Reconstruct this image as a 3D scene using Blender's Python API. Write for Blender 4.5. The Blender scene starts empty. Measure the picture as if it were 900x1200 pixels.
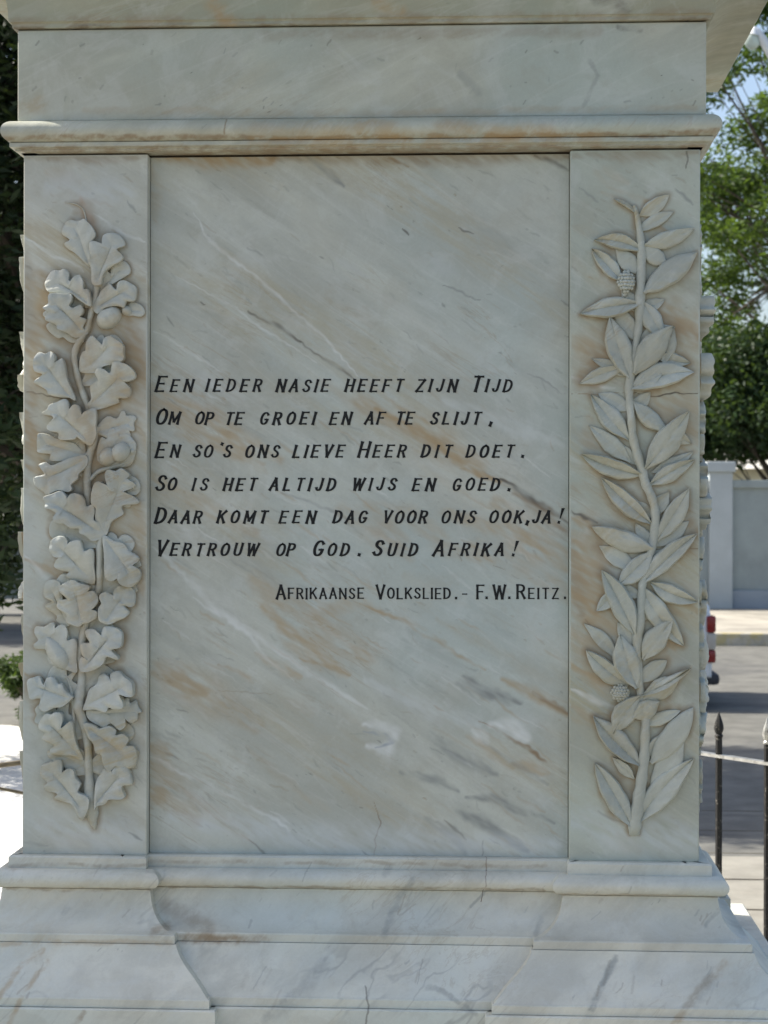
import bpy, bmesh, math, random
import numpy as np
from mathutils import Matrix, Vector
R = math.radians
random.seed(7)
RNG = np.random.default_rng(11)
scene = bpy.context.scene
COL = scene.collection

# ---------------------------------------------------------------- camera
FPX, DIST, EYE = 2200.0, 3.3, 1.6
YAW, PITCH, ROLL = R(3.25), 0.0, 0.0018
fwd = Vector((-math.sin(YAW), math.cos(YAW), 0))
rgt = Vector((math.cos(YAW), math.sin(YAW), 0))
up = Vector((0, 0, 1))
rgt2 = (rgt + ROLL * up).normalized()
up2 = (up - ROLL * rgt).normalized()

def _ray(px, py):
    return fwd + rgt2 * ((px - 450) / FPX) + up2 * ((600 - py) / FPX)
_l, _r = _ray(27, 600), _ray(820, 600)
CAMX = -0.5 * DIST * (_l.x / _l.y + _r.x / _r.y)
CAM = Vector((CAMX, -DIST, EYE))

def at(px, py, Y=0.0):
    """world point on the vertical plane Y seen at a pixel of the 900 x 1200 photograph"""
    d = _ray(px, py)
    return CAM + d * ((Y + DIST) / d.y)

def zat(py, Y=0.0, px=450):
    return at(px, py, Y).z

def ground(px, py, z=0.0):
    d = _ray(px, py)
    return CAM + d * ((z - EYE) / d.z)

cam_d = bpy.data.cameras.new('camera')
cam = bpy.data.objects.new('camera', cam_d)
COL.objects.link(cam)
cam.matrix_world = Matrix.Translation(CAM) @ Matrix((rgt2, up2, -fwd)).transposed().to_4x4()
cam_d.sensor_fit = 'HORIZONTAL'
cam_d.sensor_width = 36
cam_d.lens = 36 * FPX / 900
cam_d.clip_start = 0.05
cam_d.clip_end = 2000
cam_d.dof.use_dof = True
cam_d.dof.focus_distance = DIST
cam_d.dof.aperture_fstop = cam_d.lens / 1000 / 0.0055
scene.camera = cam

# ---------------------------------------------------------------- light
SUN_EL, SUN_AZ = R(47), R(16)          # sun to the left, a little behind the front face
sdir = Vector((-math.cos(SUN_AZ) * math.cos(SUN_EL), math.sin(SUN_AZ) * math.cos(SUN_EL), math.sin(SUN_EL)))
world = bpy.data.worlds.new('World')
scene.world = world
world.use_nodes = True
wn = world.node_tree.nodes
wl = world.node_tree.links
bg = wn['Background']
sky = wn.new('ShaderNodeTexSky')
sky.sky_type = 'NISHITA'
sky.sun_disc = False
sky.sun_elevation = SUN_EL
sky.sun_rotation = R(270) + SUN_AZ
sky.dust_density = 3.0
sky.air_density = 1.0
sky.ozone_density = 1.0
wl.new(sky.outputs[0], bg.inputs[0])
bg.inputs[1].default_value = 0.14
sun_d = bpy.data.lights.new('sun', 'SUN')
sun_d.energy = 5.0
sun_d.angle = R(0.53)
sun_d.color = (1.0, 0.95, 0.86)
sun = bpy.data.objects.new('sun', sun_d)
COL.objects.link(sun)
sun.rotation_euler = (-sdir).to_track_quat('-Z', 'Y').to_euler()
sun.location = (-8, 2, 12)
scene.view_settings.view_transform = 'Standard'
scene.view_settings.look = 'None'
scene.view_settings.gamma = 1
scene.view_settings.exposure = 0.66
scene.cycles.max_bounces = 8
scene.cycles.transparent_max_bounces = 8

# ---------------------------------------------------------------- node helpers
class NT:
    def __init__(s, name):
        s.m = bpy.data.materials.new(name)
        s.m.use_nodes = True
        s.t = s.m.node_tree
        s.n = s.t.nodes
        s.b = s.n['Principled BSDF']
        s.out = s.n['Material Output']
    def node(s, typ, ins=None, **kw):
        n = s.n.new(typ)
        for k, v in kw.items():
            setattr(n, k, v)
        for k, v in (ins or {}).items():
            s.set(n.inputs[k], v)
        return n
    def set(s, sock, v):
        if isinstance(v, bpy.types.NodeSocket):
            s.t.links.new(v, sock)
        else:
            sock.default_value = v
    def math(s, op, a, b=None, c=None, clamp=False):
        n = s.n.new('ShaderNodeMath'); n.operation = op; n.use_clamp = clamp
        s.set(n.inputs[0], a)
        if b is not None: s.set(n.inputs[1], b)
        if c is not None: s.set(n.inputs[2], c)
        return n.outputs[0]
    def vm(s, op, a, b=None, out=0, scale=None):
        n = s.n.new('ShaderNodeVectorMath'); n.operation = op
        s.set(n.inputs[0], a)
        if b is not None: s.set(n.inputs[1], b)
        if scale is not None: s.set(n.inputs['Scale'], scale)
        return n.outputs[out]
    def mix(s, f, a, b):
        n = s.n.new('ShaderNodeMix'); n.data_type = 'RGBA'
        s.set(n.inputs[0], f)
        for i, v in ((6, a), (7, b)):
            s.set(n.inputs[i], tuple(v) + (1,) if isinstance(v, tuple) and len(v) == 3 else v)
        return n.outputs[2]
    def noise(s, vec, scale, detail=4, rough=0.55, out='Fac', dist=0.0):
        n = s.node('ShaderNodeTexNoise', {'Vector': vec, 'Scale': scale, 'Detail': detail, 'Roughness': rough, 'Distortion': dist})
        return n.outputs[out]
    def ramp(s, v, lo, hi, interp='SMOOTHSTEP'):
        n = s.n.new('ShaderNodeMapRange'); n.interpolation_type = interp
        s.set(n.inputs['Value'], v); s.set(n.inputs['From Min'], lo); s.set(n.inputs['From Max'], hi)
        return n.outputs['Result']
    def coord(s, rot=(0, 0, 0), scale=(1, 1, 1), loc=(0, 0, 0)):
        tc = s.n.new('ShaderNodeTexCoord')
        mp = s.node('ShaderNodeMapping', {'Vector': tc.outputs['Object'], 'Rotation': rot, 'Scale': scale, 'Location': loc})
        return mp.outputs[0]
    def bump(s, h, strength=0.3, dist=0.001):
        n = s.node('ShaderNodeBump', {'Height': h, 'Strength': strength, 'Distance': dist})
        s.t.links.new(n.outputs[0], s.b.inputs['Normal'])

def marble(name, ang, base=(0.60, 0.60, 0.565), ochre=0.6, grey=0.5, segs=(), seed=0.0, rough=0.42, speck=0.6, yplane=0.0, attr=None, bmp=0.25, swirl=1.0):
    """veined marble; ang = direction of the streaks in the x-z plane, segs = veins laid where the stone has them"""
    m = NT(name)
    tc = m.n.new('ShaderNodeTexCoord').outputs['Object']
    rot = m.node('ShaderNodeMapping', {'Vector': tc, 'Rotation': (0, ang, 0), 'Location': (seed, seed * .7, seed * .3)}).outputs[0]
    st = m.node('ShaderNodeMapping', {'Vector': rot, 'Scale': (1.0, 4.0, 4.2)}).outputs[0]
    st2 = m.node('ShaderNodeMapping', {'Vector': rot, 'Scale': (1.0, 6.0, 8.0)}).outputs[0]
    big = m.noise(tc, 2.3, 3, 0.5)
    streak = m.noise(st, 2.6, 7, 0.62, dist=0.35)
    fine = m.noise(st2, 9.0, 6, 0.7, dist=0.5)
    patch = m.noise(st, 1.3, 4, 0.55, dist=0.6)
    c = m.mix(m.ramp(streak, 0.36, 0.66), tuple(v * 0.86 for v in base), tuple(min(.8, v * 1.09) for v in base))
    rnd_ = m.n.new('ShaderNodeObjectInfo').outputs['Random']
    c = m.vm('SCALE', c, scale=m.math('ADD', .93, m.math('MULTIPLY', rnd_, .12)))
    blue = (base[0] * 0.86, base[1] * 0.97, base[2] * 1.06)
    c = m.mix(m.math('MULTIPLY', m.ramp(big, 0.44, 0.70), 0.75), c, blue)
    # warm stain in drawn out patches
    oc = m.math('MULTIPLY', m.ramp(patch, 0.49, 0.68), m.ramp(fine, 0.36, 0.62))
    c = m.mix(m.math('MULTIPLY', oc, ochre), c, (base[0] * 0.85, base[1] * 0.72, base[2] * 0.52))
    # thin warm and grey threads where the noise crosses its middle value
    th = m.noise(st2, 3.3, 5, 0.6, dist=0.8)
    line = m.math('SUBTRACT', 1.0, m.ramp(m.math('ABSOLUTE', m.math('SUBTRACT', th, 0.5)), 0.0, 0.022))
    gate = m.ramp(m.noise(rot, 3.1, 2, 0.5), 0.50, 0.66)
    c = m.mix(m.math('MULTIPLY', m.math('MULTIPLY', line, gate), 0.42 * (0.4 + ochre)), c, (0.36, 0.29, 0.19))
    th2 = m.noise(m.vm('ADD', st2, (5.3, 2.2, 7.1)), 2.4, 6 if swirl > .5 else 3, 0.65 if swirl > .5 else .45, dist=0.9 * swirl)
    line2 = m.math('SUBTRACT', 1.0, m.ramp(m.math('ABSOLUTE', m.math('SUBTRACT', th2, 0.5)), 0.0, 0.03))
    gate2 = m.ramp(m.noise(m.vm('ADD', rot, (3.0, 1.0, 4.0)), 3.6, 2, 0.5), 0.52, 0.68)
    c = m.mix(m.math('MULTIPLY', m.math('MULTIPLY', line2, gate2), grey), c, (0.27, 0.28, 0.26))
    # pale threads
    th3 = m.noise(m.vm('ADD', st2, (1.3, 8.2, 2.1)), 2.0, 3, 0.5, dist=0.5)
    line3 = m.math('SUBTRACT', 1.0, m.ramp(m.math('ABSOLUTE', m.math('SUBTRACT', th3, 0.52)), 0.0, 0.02))
    c = m.mix(m.math('MULTIPLY', line3, 0.10), c, (0.74, 0.75, 0.72))
    # short dark specks along the grain
    sp = m.noise(m.vm('MULTIPLY', st2, (5.0, 1.7, 1.7)), 9.0, 2, 0.5)
    spg = m.ramp(m.noise(tc, 8.0, 2), 0.45, 0.65)
    c = m.mix(m.math('MULTIPLY', m.math('MULTIPLY', m.ramp(sp, 0.70, 0.77), spg), speck), c, (0.13, 0.14, 0.12))
    cr_ = m.noise(tc, 210.0, 3, 0.7)
    c = m.vm('SCALE', c, scale=m.math('ADD', .93, m.math('MULTIPLY', cr_, .14)))
    bl = m.noise(m.vm('ADD', tc, (9.0, 2.0, 1.0)), 9.0, 6, 0.72, dist=0.6)
    c = m.mix(m.math('MULTIPLY', m.ramp(bl, 0.50, 0.64), .20), c, (0.66, 0.69, 0.66))
    c = m.mix(m.math('MULTIPLY', m.ramp(bl, 0.47, 0.36), .18), c, (0.36, 0.34, 0.26))
    # weather grime, uneven
    gr = m.noise(tc, 24.0, 5, 0.7)
    c = m.mix(m.math('MULTIPLY', m.ramp(gr, 0.52, 0.78), 0.22), c, (0.34, 0.31, 0.24))
    if segs:
        wob = m.noise(tc, 16.0, 4, 0.6, out='Color')
        wv = m.vm('SCALE', m.vm('SUBTRACT', wob, (0.5, 0.5, 0.5)), scale=0.022)
        p = m.vm('MULTIPLY', m.vm('ADD', tc, wv), (1, 0, 1))
        brk = m.noise(tc, 30.0, 3, 0.6)
        for pts, wid, colr, amt in segs:
            d = None
            p = m.vm('ADD', p, m.vm('SCALE', c, scale=1e-7))
            for (x0, y0), (x1, y1) in zip(pts, pts[1:]):
                a, b = at(x0, y0, yplane), at(x1, y1, yplane)
                a = Vector((a.x, 0, a.z)); b = Vector((b.x, 0, b.z)); ba = b - a
                pa = m.vm('SUBTRACT', p, tuple(a))
                h = m.math('DIVIDE', m.vm('DOT_PRODUCT', pa, tuple(ba), out=1), ba.length_squared, clamp=True)
                q = m.vm('SUBTRACT', pa, m.vm('SCALE', tuple(ba), scale=h))
                dd = m.vm('LENGTH', q, out=1)
                d = dd if d is None else m.math('MINIMUM', d, dd)
            w = wid * 0.0015
            f = m.math('SUBTRACT', 1.0, m.ramp(d, w * 0.25, w * 1.3))
            if wid > 2:
                f = m.math('MULTIPLY', f, m.ramp(m.math('ADD', brk, m.math('MULTIPLY', fine, 0.6)), 0.55, 0.95))
            c = m.mix(m.math('MULTIPLY', f, amt), c, colr)
    if attr:
        at_ = m.node('ShaderNodeAttribute', attribute_name=attr)
        c = m.mix(at_.outputs['Alpha'], c, at_.outputs['Color'])
    m.set(m.b.inputs['Base Color'], c)
    m.set(m.b.inputs['Roughness'], m.math('ADD', rough, m.math('MULTIPLY', gr, 0.2)))
    m.b.inputs['IOR'].default_value = 1.48
    hgt = m.math('ADD', m.noise(tc, 140.0, 4, 0.6), m.math('MULTIPLY', m.noise(tc, 22.0, 3), 1.6))
    m.bump(hgt, bmp, 0.0012)
    return m.m

def plain(name, col, rough=0.6, var=0.15, scale=20, bump=0.0, metal=0.0, bscale=60, spots=None):
    m = NT(name)
    tc = m.coord()
    n1 = m.noise(tc, scale, 5, 0.65)
    c = m.mix(m.ramp(n1, 0.3, 0.7), tuple(v * (1 - var) for v in col), tuple(min(1, v * (1 + var)) for v in col))
    if spots:
        scol, sc, lo, hi, amt = spots
        c = m.mix(m.math('MULTIPLY', m.ramp(m.noise(tc, sc, 6, 0.7), lo, hi), amt), c, scol)
    m.set(m.b.inputs['Base Color'], c)
    m.b.inputs['Roughness'].default_value = rough
    m.b.inputs['Metallic'].default_value = metal
    if bump:
        m.bump(m.noise(tc, bscale, 5, 0.7), bump, 0.01)
    return m.m

def leafmat(name, col, col2, trans=0.35, rough=0.5, scale=1.2):
    m = NT(name)
    tc = m.coord()
    geo = m.n.new('ShaderNodeNewGeometry')
    f = m.ramp(m.noise(tc, scale, 3), 0.35, 0.65)
    f = m.math('ADD', m.math('MULTIPLY', f, 0.55), m.math('MULTIPLY', geo.outputs['Random Per Island'], 0.45))
    c = m.mix(f, col, col2)
    m.set(m.b.inputs['Base Color'], c)
    m.b.inputs['Roughness'].default_value = rough
    m.b.inputs['Specular IOR Level'].default_value = 0.3
    tr = m.node('ShaderNodeBsdfTranslucent', {'Color': m.mix(0.5, c, (0.22, 0.34, 0.03))})
    mx = m.node('ShaderNodeMixShader', {0: trans, 1: m.b.outputs[0], 2: tr.outputs[0]})
    m.t.links.new(mx.outputs[0], m.out.inputs[0])
    return m.m

# ---------------------------------------------------------------- mesh helpers
def mesh_obj(name, verts, faces, mat, parent=None, smooth=True, sharp=30, mats=None, fmat=None):
    me = bpy.data.meshes.new(name)
    me.from_pydata([tuple(v) for v in verts], [], faces)
    me.validate()
    bm = bmesh.new(); bm.from_mesh(me)
    bmesh.ops.recalc_face_normals(bm, faces=bm.faces)
    bm.to_mesh(me); bm.free()
    for mm in (mats or [mat]):
        me.materials.append(mm)
    if fmat:
        for p, i in zip(me.polygons, fmat): p.material_index = i
    if smooth:
        me.shade_smooth()
        me.set_sharp_from_angle(angle=R(sharp))
    o = bpy.data.objects.new(name, me)
    COL.objects.link(o)
    if parent is not None: o.parent = parent
    return o

def bm_obj(name, bm, mat, parent=None, smooth=False, sharp=35):
    me = bpy.data.meshes.new(name)
    bm.to_mesh(me); bm.free()
    for mm in (mat if isinstance(mat, (list, tuple)) else [mat]): me.materials.append(mm)
    if smooth:
        me.shade_smooth(); me.set_sharp_from_angle(angle=R(sharp))
    o = bpy.data.objects.new(name, me)
    COL.objects.link(o)
    if parent is not None: o.parent = parent
    return o

def tag(o, label=None, cat=None, group=None, kind=None):
    if label: o['label'] = label
    if cat: o['category'] = cat
    if group: o['group'] = group
    if kind: o['kind'] = kind
    return o

def empty(name, loc=(0, 0, 0), rz=0):
    o = bpy.data.objects.new(name, None)
    o.location = loc; o.rotation_euler = (0, 0, rz); o.empty_display_size = 0.2
    COL.objects.link(o)
    return o

def add_box(bm, x0, x1, y0, y1, z0, z1, bev=0.0, seg=2):
    vs = [bm.verts.new((x, y, z)) for x in (x0, x1) for y in (y0, y1) for z in (z0, z1)]
    fs = [bm.faces.new([vs[i] for i in f]) for f in ((0, 1, 3, 2), (4, 6, 7, 5), (0, 4, 5, 1), (2, 3, 7, 6), (0, 2, 6, 4), (1, 5, 7, 3))]
    bmesh.ops.recalc_face_normals(bm, faces=fs)
    if bev:
        es = list({e for f in fs for e in f.edges})
        bmesh.ops.bevel(bm, geom=es, offset=bev, segments=seg, profile=0.6, affect='EDGES')

def add_tube(bm, pts, rad, sides=8, cap=True):
    pts = [Vector(p) for p in pts]
    if not isinstance(rad, (list, tuple)): rad = [rad] * len(pts)
    rings = []
    up0 = Vector((0.13, 0.21, 0.97))
    for i, p in enumerate(pts):
        t = (pts[min(i + 1, len(pts) - 1)] - pts[max(i - 1, 0)])
        if t.length < 1e-9: t = Vector((0, 0, 1))
        t.normalize()
        a = t.cross(up0)
        if a.length < 0.15: a = t.cross(Vector((1, 0, 0)))
        a.normalize(); b = t.cross(a)
        rings.append([bm.verts.new(p + (a * math.cos(2 * math.pi * k / sides) + b * math.sin(2 * math.pi * k / sides)) * rad[i]) for k in range(sides)])
    for r0, r1 in zip(rings, rings[1:]):
        for k in range(sides):
            bm.faces.new((r0[k], r0[(k + 1) % sides], r1[(k + 1) % sides], r1[k]))
    if cap:
        bm.faces.new(rings[0][::-1]); bm.faces.new(rings[-1])

def add_lathe(bm, prof, cx, cy, sides=12):
    """prof = [(r, z)] about a vertical axis"""
    rings = [[bm.verts.new((cx + max(r, 1e-4) * math.cos(2 * math.pi * k / sides), cy + max(r, 1e-4) * math.sin(2 * math.pi * k / sides), z)) for k in range(sides)] for r, z in prof]
    for r0, r1 in zip(rings, rings[1:]):
        for k in range(sides):
            bm.faces.new((r0[k], r0[(k + 1) % sides], r1[(k + 1) % sides], r1[k]))
    bm.faces.new(rings[0][::-1]); bm.faces.new(rings[-1])

# ================================================================ MONUMENT
MC = Vector((0, 0.6, 0))                       # axis of the pedestal, monument parts are local to it
mon = empty('monument', tuple(MC))
tag(mon, 'white veined marble pedestal with carved oak and laurel pilasters and an inscription', 'monument')
HW = 0.5 * (at(820, 600).x - at(27, 600).x)    # half width of the pier
YF = -0.6                                      # front plane, local

WARM = (0.42, 0.31, 0.17); OCH = (0.40, 0.30, 0.17); DK = (0.12, 0.11, 0.09); GRY = (0.25, 0.265, 0.25); WHT = (0.78, 0.80, 0.78); BRN = (0.26, 0.18, 0.10)
A_DN = R(-33)                                   # streaks fall to the right on the pier
A_UP = R(48)                                   # and climb to the right on the base
panel_segs = [
 ([(226, 250), (246, 282), (285, 312), (330, 350), (380, 395), (420, 440)], 2.6, WHT, 0.42),
 ([(205, 322), (260, 352), (330, 400), (372, 425)], 2.2, WHT, 0.35),
 ([(180, 388), (235, 420), (260, 436)], 3, WHT, 0.3),
 ([(292, 366), (325, 382), (352, 402)], 3.4, DK, 0.7),
 ([(350, 400), (400, 433), (418, 446)], 2.6, DK, 0.6),
 ([(418, 446), (470, 478), (520, 505)], 3, OCH, 0.35),
 ([(440, 478), (500, 512), (545, 542)], 8, OCH, 0.75),
 ([(500, 512), (548, 545), (584, 566)], 6, OCH, 0.85),
 ([(540, 548), (592, 566)], 4, OCH, 0.6),
 ([(584, 562), (620, 583), (644, 600), (667, 616)], 4.2, DK, 0.85),
 ([(600, 580), (640, 602), (668, 628)], 9, BRN, 0.55),
 ([(180, 640), (230, 690), (255, 715), (320, 758), (380, 800), (430, 830)], 5, WHT, 0.38),
 ([(225, 700), (290, 742), (325, 785)], 4, WHT, 0.35),
 ([(174, 884), (200, 900), (245, 918), (300, 950), (340, 972)], 3.4, WHT, 0.38),
 ([(174, 872), (196, 884)], 10, OCH, 0.5),
 ([(176, 925), (192, 940)], 14, OCH, 0.45),
 ([(180, 790), (205, 800), (240, 812)], 16, OCH, 0.5),
 ([(255, 780), (290, 795), (296, 800)], 5, OCH, 0.5),
 ([(310, 710), (345, 750), (380, 775), (406, 790)], 14, WARM, 0.55),
 ([(300, 765), (330, 785), (352, 792)], 8, WARM, 0.5),
 ([(350, 770), (410, 792)], 3, OCH, 0.5),
 ([(345, 690), (380, 720), (420, 704), (450, 718)], 10, WARM, 0.35),
 ([(424, 706), (470, 726), (505, 746), (570, 785)], 3.5, OCH, 0.6),
 ([(590, 795), (625, 812), (665, 838)], 8, OCH, 0.6),
 ([(625, 812), (650, 826), (668, 838)], 4, BRN, 0.6),
 ([(545, 790), (562, 806), (590, 816), (612, 822)], 8, GRY, 0.8),
 ([(540, 800), (575, 815)], 14, GRY, 0.4),
 ([(505, 860), (530, 880), (555, 895), (580, 908)], 9, GRY, 0.6),
 ([(548, 862), (575, 882), (600, 900)], 7, OCH, 0.4),
 ([(563, 845), (590, 862), (625, 882), (662, 906)], 2.6, BRN, 0.8),
 ([(600, 895), (640, 905)], 9, WARM, 0.5),
 ([(470, 905), (510, 914), (535, 928)], 7, GRY, 0.65),
 ([(545, 934), (575, 935), (605, 948), (650, 965)], 5, GRY, 0.7),
 ([(535, 950), (565, 962), (600, 985), (620, 995)], 9, GRY, 0.7),
 ([(500, 960), (530, 975), (545, 1000)], 9, GRY, 0.45),
 ([(520, 960), (548, 984)], 2.2, DK, 0.5),
 ([(575, 850), (600, 852), (618, 868)], 12, WHT, 0.6),
 ([(555, 856), (570, 872)], 7, WHT, 0.45),
 ([(425, 850), (440, 850), (462, 858), (455, 880), (430, 875)], 7, WHT, 0.5),
 ([(424, 858), (450, 862), (460, 870), (440, 878)], 2.4, (0.3, 0.34, 0.38), 0.65),
 ([(438, 940), (446, 965), (441, 985), (440, 1006)], .9, (0.20, 0.13, 0.08), 0.7),
 ([(565, 984), (566, 1008)], .8, DK, 0.7),
 ([(292, 985), (310, 1000), (318, 1004)], 2, DK, 0.5),
 ([(175, 182), (240, 184), (320, 188)], 16, OCH, 0.75),
 ([(320, 184), (420, 184), (560, 184), (665, 184)], 11, BRN, 0.45),  # brown stain along the top, deepened for the shadow under the necking
 ([(360, 182), (390, 205), (404, 218)], 5, GRY, 0.7),
 ([(628, 182), (665, 200)], 4, DK, 0.5),
 ([(455, 185), (480, 195)], 3, BRN, 0.5),
 ([(471, 269), (480, 275)], 1.6, DK, 0.9),
 ([(538, 268), (556, 273)], 1.5, DK, 0.7),
 ([(232, 354), (240, 357)], 1.2, DK, 0.8),
 ([(520, 335), (562, 352)], 1.5, GRY, 0.7),
 ([(620, 438), (660, 462)], 1.6, GRY, 0.6),
 ([(255, 810), (320, 812)], 1.1, BRN, 0.3),
 ([(565, 870), (610, 900), (640, 920)], 5, GRY, 0.35),
 ([(330, 575), (390, 600), (425, 628)], 2.6, GRY, 0.5),
 ([(180, 455), (260, 500), (330, 540)], 14, WARM, 0.42),
 ([(180, 470), (240, 500), (290, 530)], 26, OCH, 0.46),
 ([(420, 470), (500, 510), (560, 545)], 26, OCH, 0.48),
 ([(300, 680), (360, 730), (430, 770)], 30, OCH, 0.42),
 ([(190, 780), (240, 815), (300, 850)], 26, OCH, 0.42),
 ([(176, 880), (200, 930), (230, 960)], 24, OCH, 0.42),
 ([(400, 600), (450, 625), (480, 650)], 24, OCH, 0.36),
 ([(580, 590), (630, 625), (668, 650)], 24, OCH, 0.42),
 ([(560, 640), (620, 660), (668, 700)], 26, WARM, 0.28),
 ([(176, 200), (182, 260)], 14, OCH, 0.30),
 ([(520, 470), (600, 500), (660, 520)], 14, (.62, .66, .64), 0.35),
 ([(430, 800), (520, 840), (560, 850)], 14, (.64, .68, .67), 0.35),
 ([(200, 960), (400, 985), (650, 990)], 24, (.60, .65, .66), 0.40),
 ([(430, 590), (480, 600), (520, 640), (560, 655)], 13, WARM, 0.3),
 ([(205, 510), (270, 530), (310, 545)], 9, WARM, 0.32),
 ([(180, 560), (230, 590), (300, 625)], 14, WARM, 0.36),
 ([(520, 600), (600, 625), (664, 665)], 14, WARM, 0.45),
]
left_segs = [
 ([(60, 330), (80, 450), (70, 560)], 46, OCH, 0.34), ([(130, 330), (150, 450), (120, 560)], 40, OCH, 0.36), ([(90, 560), (120, 660)], 44, WARM, 0.30),
 ([(28, 300), (34, 420), (30, 560)], 18, BRN, 0.30), ([(150, 380), (168, 440)], 14, BRN, 0.35), ([(40, 500), (56, 560)], 14, BRN, 0.30), ([(28, 184), (100, 186), (172, 184)], 9, BRN, 0.4),
 ([(30, 960), (170, 980)], 30, (.60, .65, .66), 0.35), ([(60, 215), (150, 225)], 26, (.58, .63, .65), 0.3),
 ([(26, 458), (50, 460), (64, 465), (84, 470)], 1.0, DK, 0.8), ([(110, 478), (116, 480)], 1.0, DK, 0.6),
 ([(30, 280), (60, 300), (100, 318)], 3, WHT, 0.4),
 ([(110, 250), (150, 275), (172, 282)], 3, WHT, 0.4),
 ([(28, 330), (50, 345), (60, 380)], 16, OCH, 0.5),
 ([(30, 410), (60, 440), (90, 455)], 16, OCH, 0.45),
 ([(28, 480), (40, 520), (56, 560)], 14, OCH, 0.6),
 ([(30, 545), (58, 556)], 7, OCH, 0.6),
 ([(140, 395), (165, 430), (172, 450)], 15, OCH, 0.6),
 ([(130, 480), (172, 520)], 9, OCH, 0.5),
 ([(135, 620), (172, 645)], 10, OCH, 0.55),
 ([(28, 655), (60, 668), (90, 690)], 5, OCH, 0.6),
 ([(28, 790), (60, 800)], 5, OCH, 0.6),
 ([(110, 350), (140, 420), (130, 540)], 12, WARM, 0.5),
 ([(28, 650), (70, 690)], 4, WHT, 0.35),
 ([(100, 880), (120, 870), (160, 880)], 9, OCH, 0.5),
 ([(150, 235), (160, 248)], 2, GRY, 0.6),
 ([(62, 605), (80, 620)], 2, GRY, 0.8),
 ([(95, 232), (105, 260), (112, 275)], 8, (0.46, 0.30, 0.2), 0.5),
 ([(30, 985), (55, 993)], 2.5, GRY, 0.6),
 ([(150, 975), (168, 985)], 2, GRY, 0.7),
 ([(40, 320), (170, 330)], 12, WARM, 0.3),
 ([(60, 330), (44, 400), (40, 470)], 15, OCH, 0.5),
 ([(118, 330), (150, 395), (160, 450)], 17, OCH, 0.5),
 ([(100, 470), (118, 560), (125, 620)], 13, OCH, 0.6),
 ([(160, 560), (166, 700)], 9, OCH, 0.45),
 ([(105, 680), (110, 760), (120, 850)], 12, WARM, 0.5),
]
right_segs = [
 ([(700, 380), (690, 460)], 30, OCH, 0.36), ([(690, 610), (690, 740), (700, 800)], 40, OCH, 0.42), ([(790, 360), (800, 470), (790, 560)], 34, OCH, 0.36), ([(780, 640), (790, 760)], 34, OCH, 0.34),
 ([(672, 640), (680, 720)], 12, BRN, 0.40), ([(770, 370), (818, 395)], 10, BRN, 0.45), ([(670, 182), (820, 180)], 8, BRN, 0.35), ([(770, 260), (760, 240)], 10, BRN, 0.3),
 ([(672, 960), (818, 985)], 34, (.58, .63, .64), 0.40),
 ([(668, 462), (690, 464), (712, 462), (738, 460)], .8, BRN, 0.7), ([(738, 461), (770, 465), (790, 461), (820, 460)], 1.1, (.06, .05, .035), 0.95), ([(765, 643), (790, 644), (820, 643)], 1.0, DK, 0.85),
 ([(806, 172), (804, 198)], 1.1, DK, 0.8),
 ([(668, 599), (684, 606), (700, 614)], 3, DK, 0.8),
 ([(668, 606), (700, 622)], 6, OCH, 0.6),
 ([(670, 630), (700, 690), (690, 730)], 22, OCH, 0.55),
 ([(670, 690), (740, 745), (790, 760)], 15, OCH, 0.5),
 ([(685, 727), (716, 752)], 1.8, BRN, 0.6),
 ([(668, 400), (710, 420), (680, 445)], 16, OCH, 0.45),
 ([(765, 365), (815, 385), (820, 400)], 20, OCH, 0.55),
 ([(756, 240), (775, 270), (760, 300)], 14, WARM, 0.6),
 ([(780, 620), (818, 650)], 16, OCH, 0.45),
 ([(770, 470), (815, 520)], 14, WARM, 0.4),
 ([(760, 490), (790, 520), (818, 530)], 12, OCH, 0.4),
 ([(668, 440), (690, 450), (720, 455)], 5, WHT, 0.4),
 ([(670, 780), (720, 800), (760, 790)], 12, WARM, 0.5),
 ([(672, 830), (700, 850)], 7, OCH, 0.5),
 ([(670, 810), (720, 830)], 5, WHT, 0.5),
 ([(750, 900), (760, 920)], 10, OCH, 0.5),
 ([(690, 490), (700, 560)], 14, WARM, 0.35),
 ([(680, 220), (700, 236)], 1.6, GRY, 0.6),
 ([(790, 222), (815, 240)], 2, GRY, 0.7),
 ([(700, 950), (730, 962)], 2, GRY, 0.5),
 ([(668, 700), (820, 720)], 14, WARM, 0.3),
]
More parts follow.
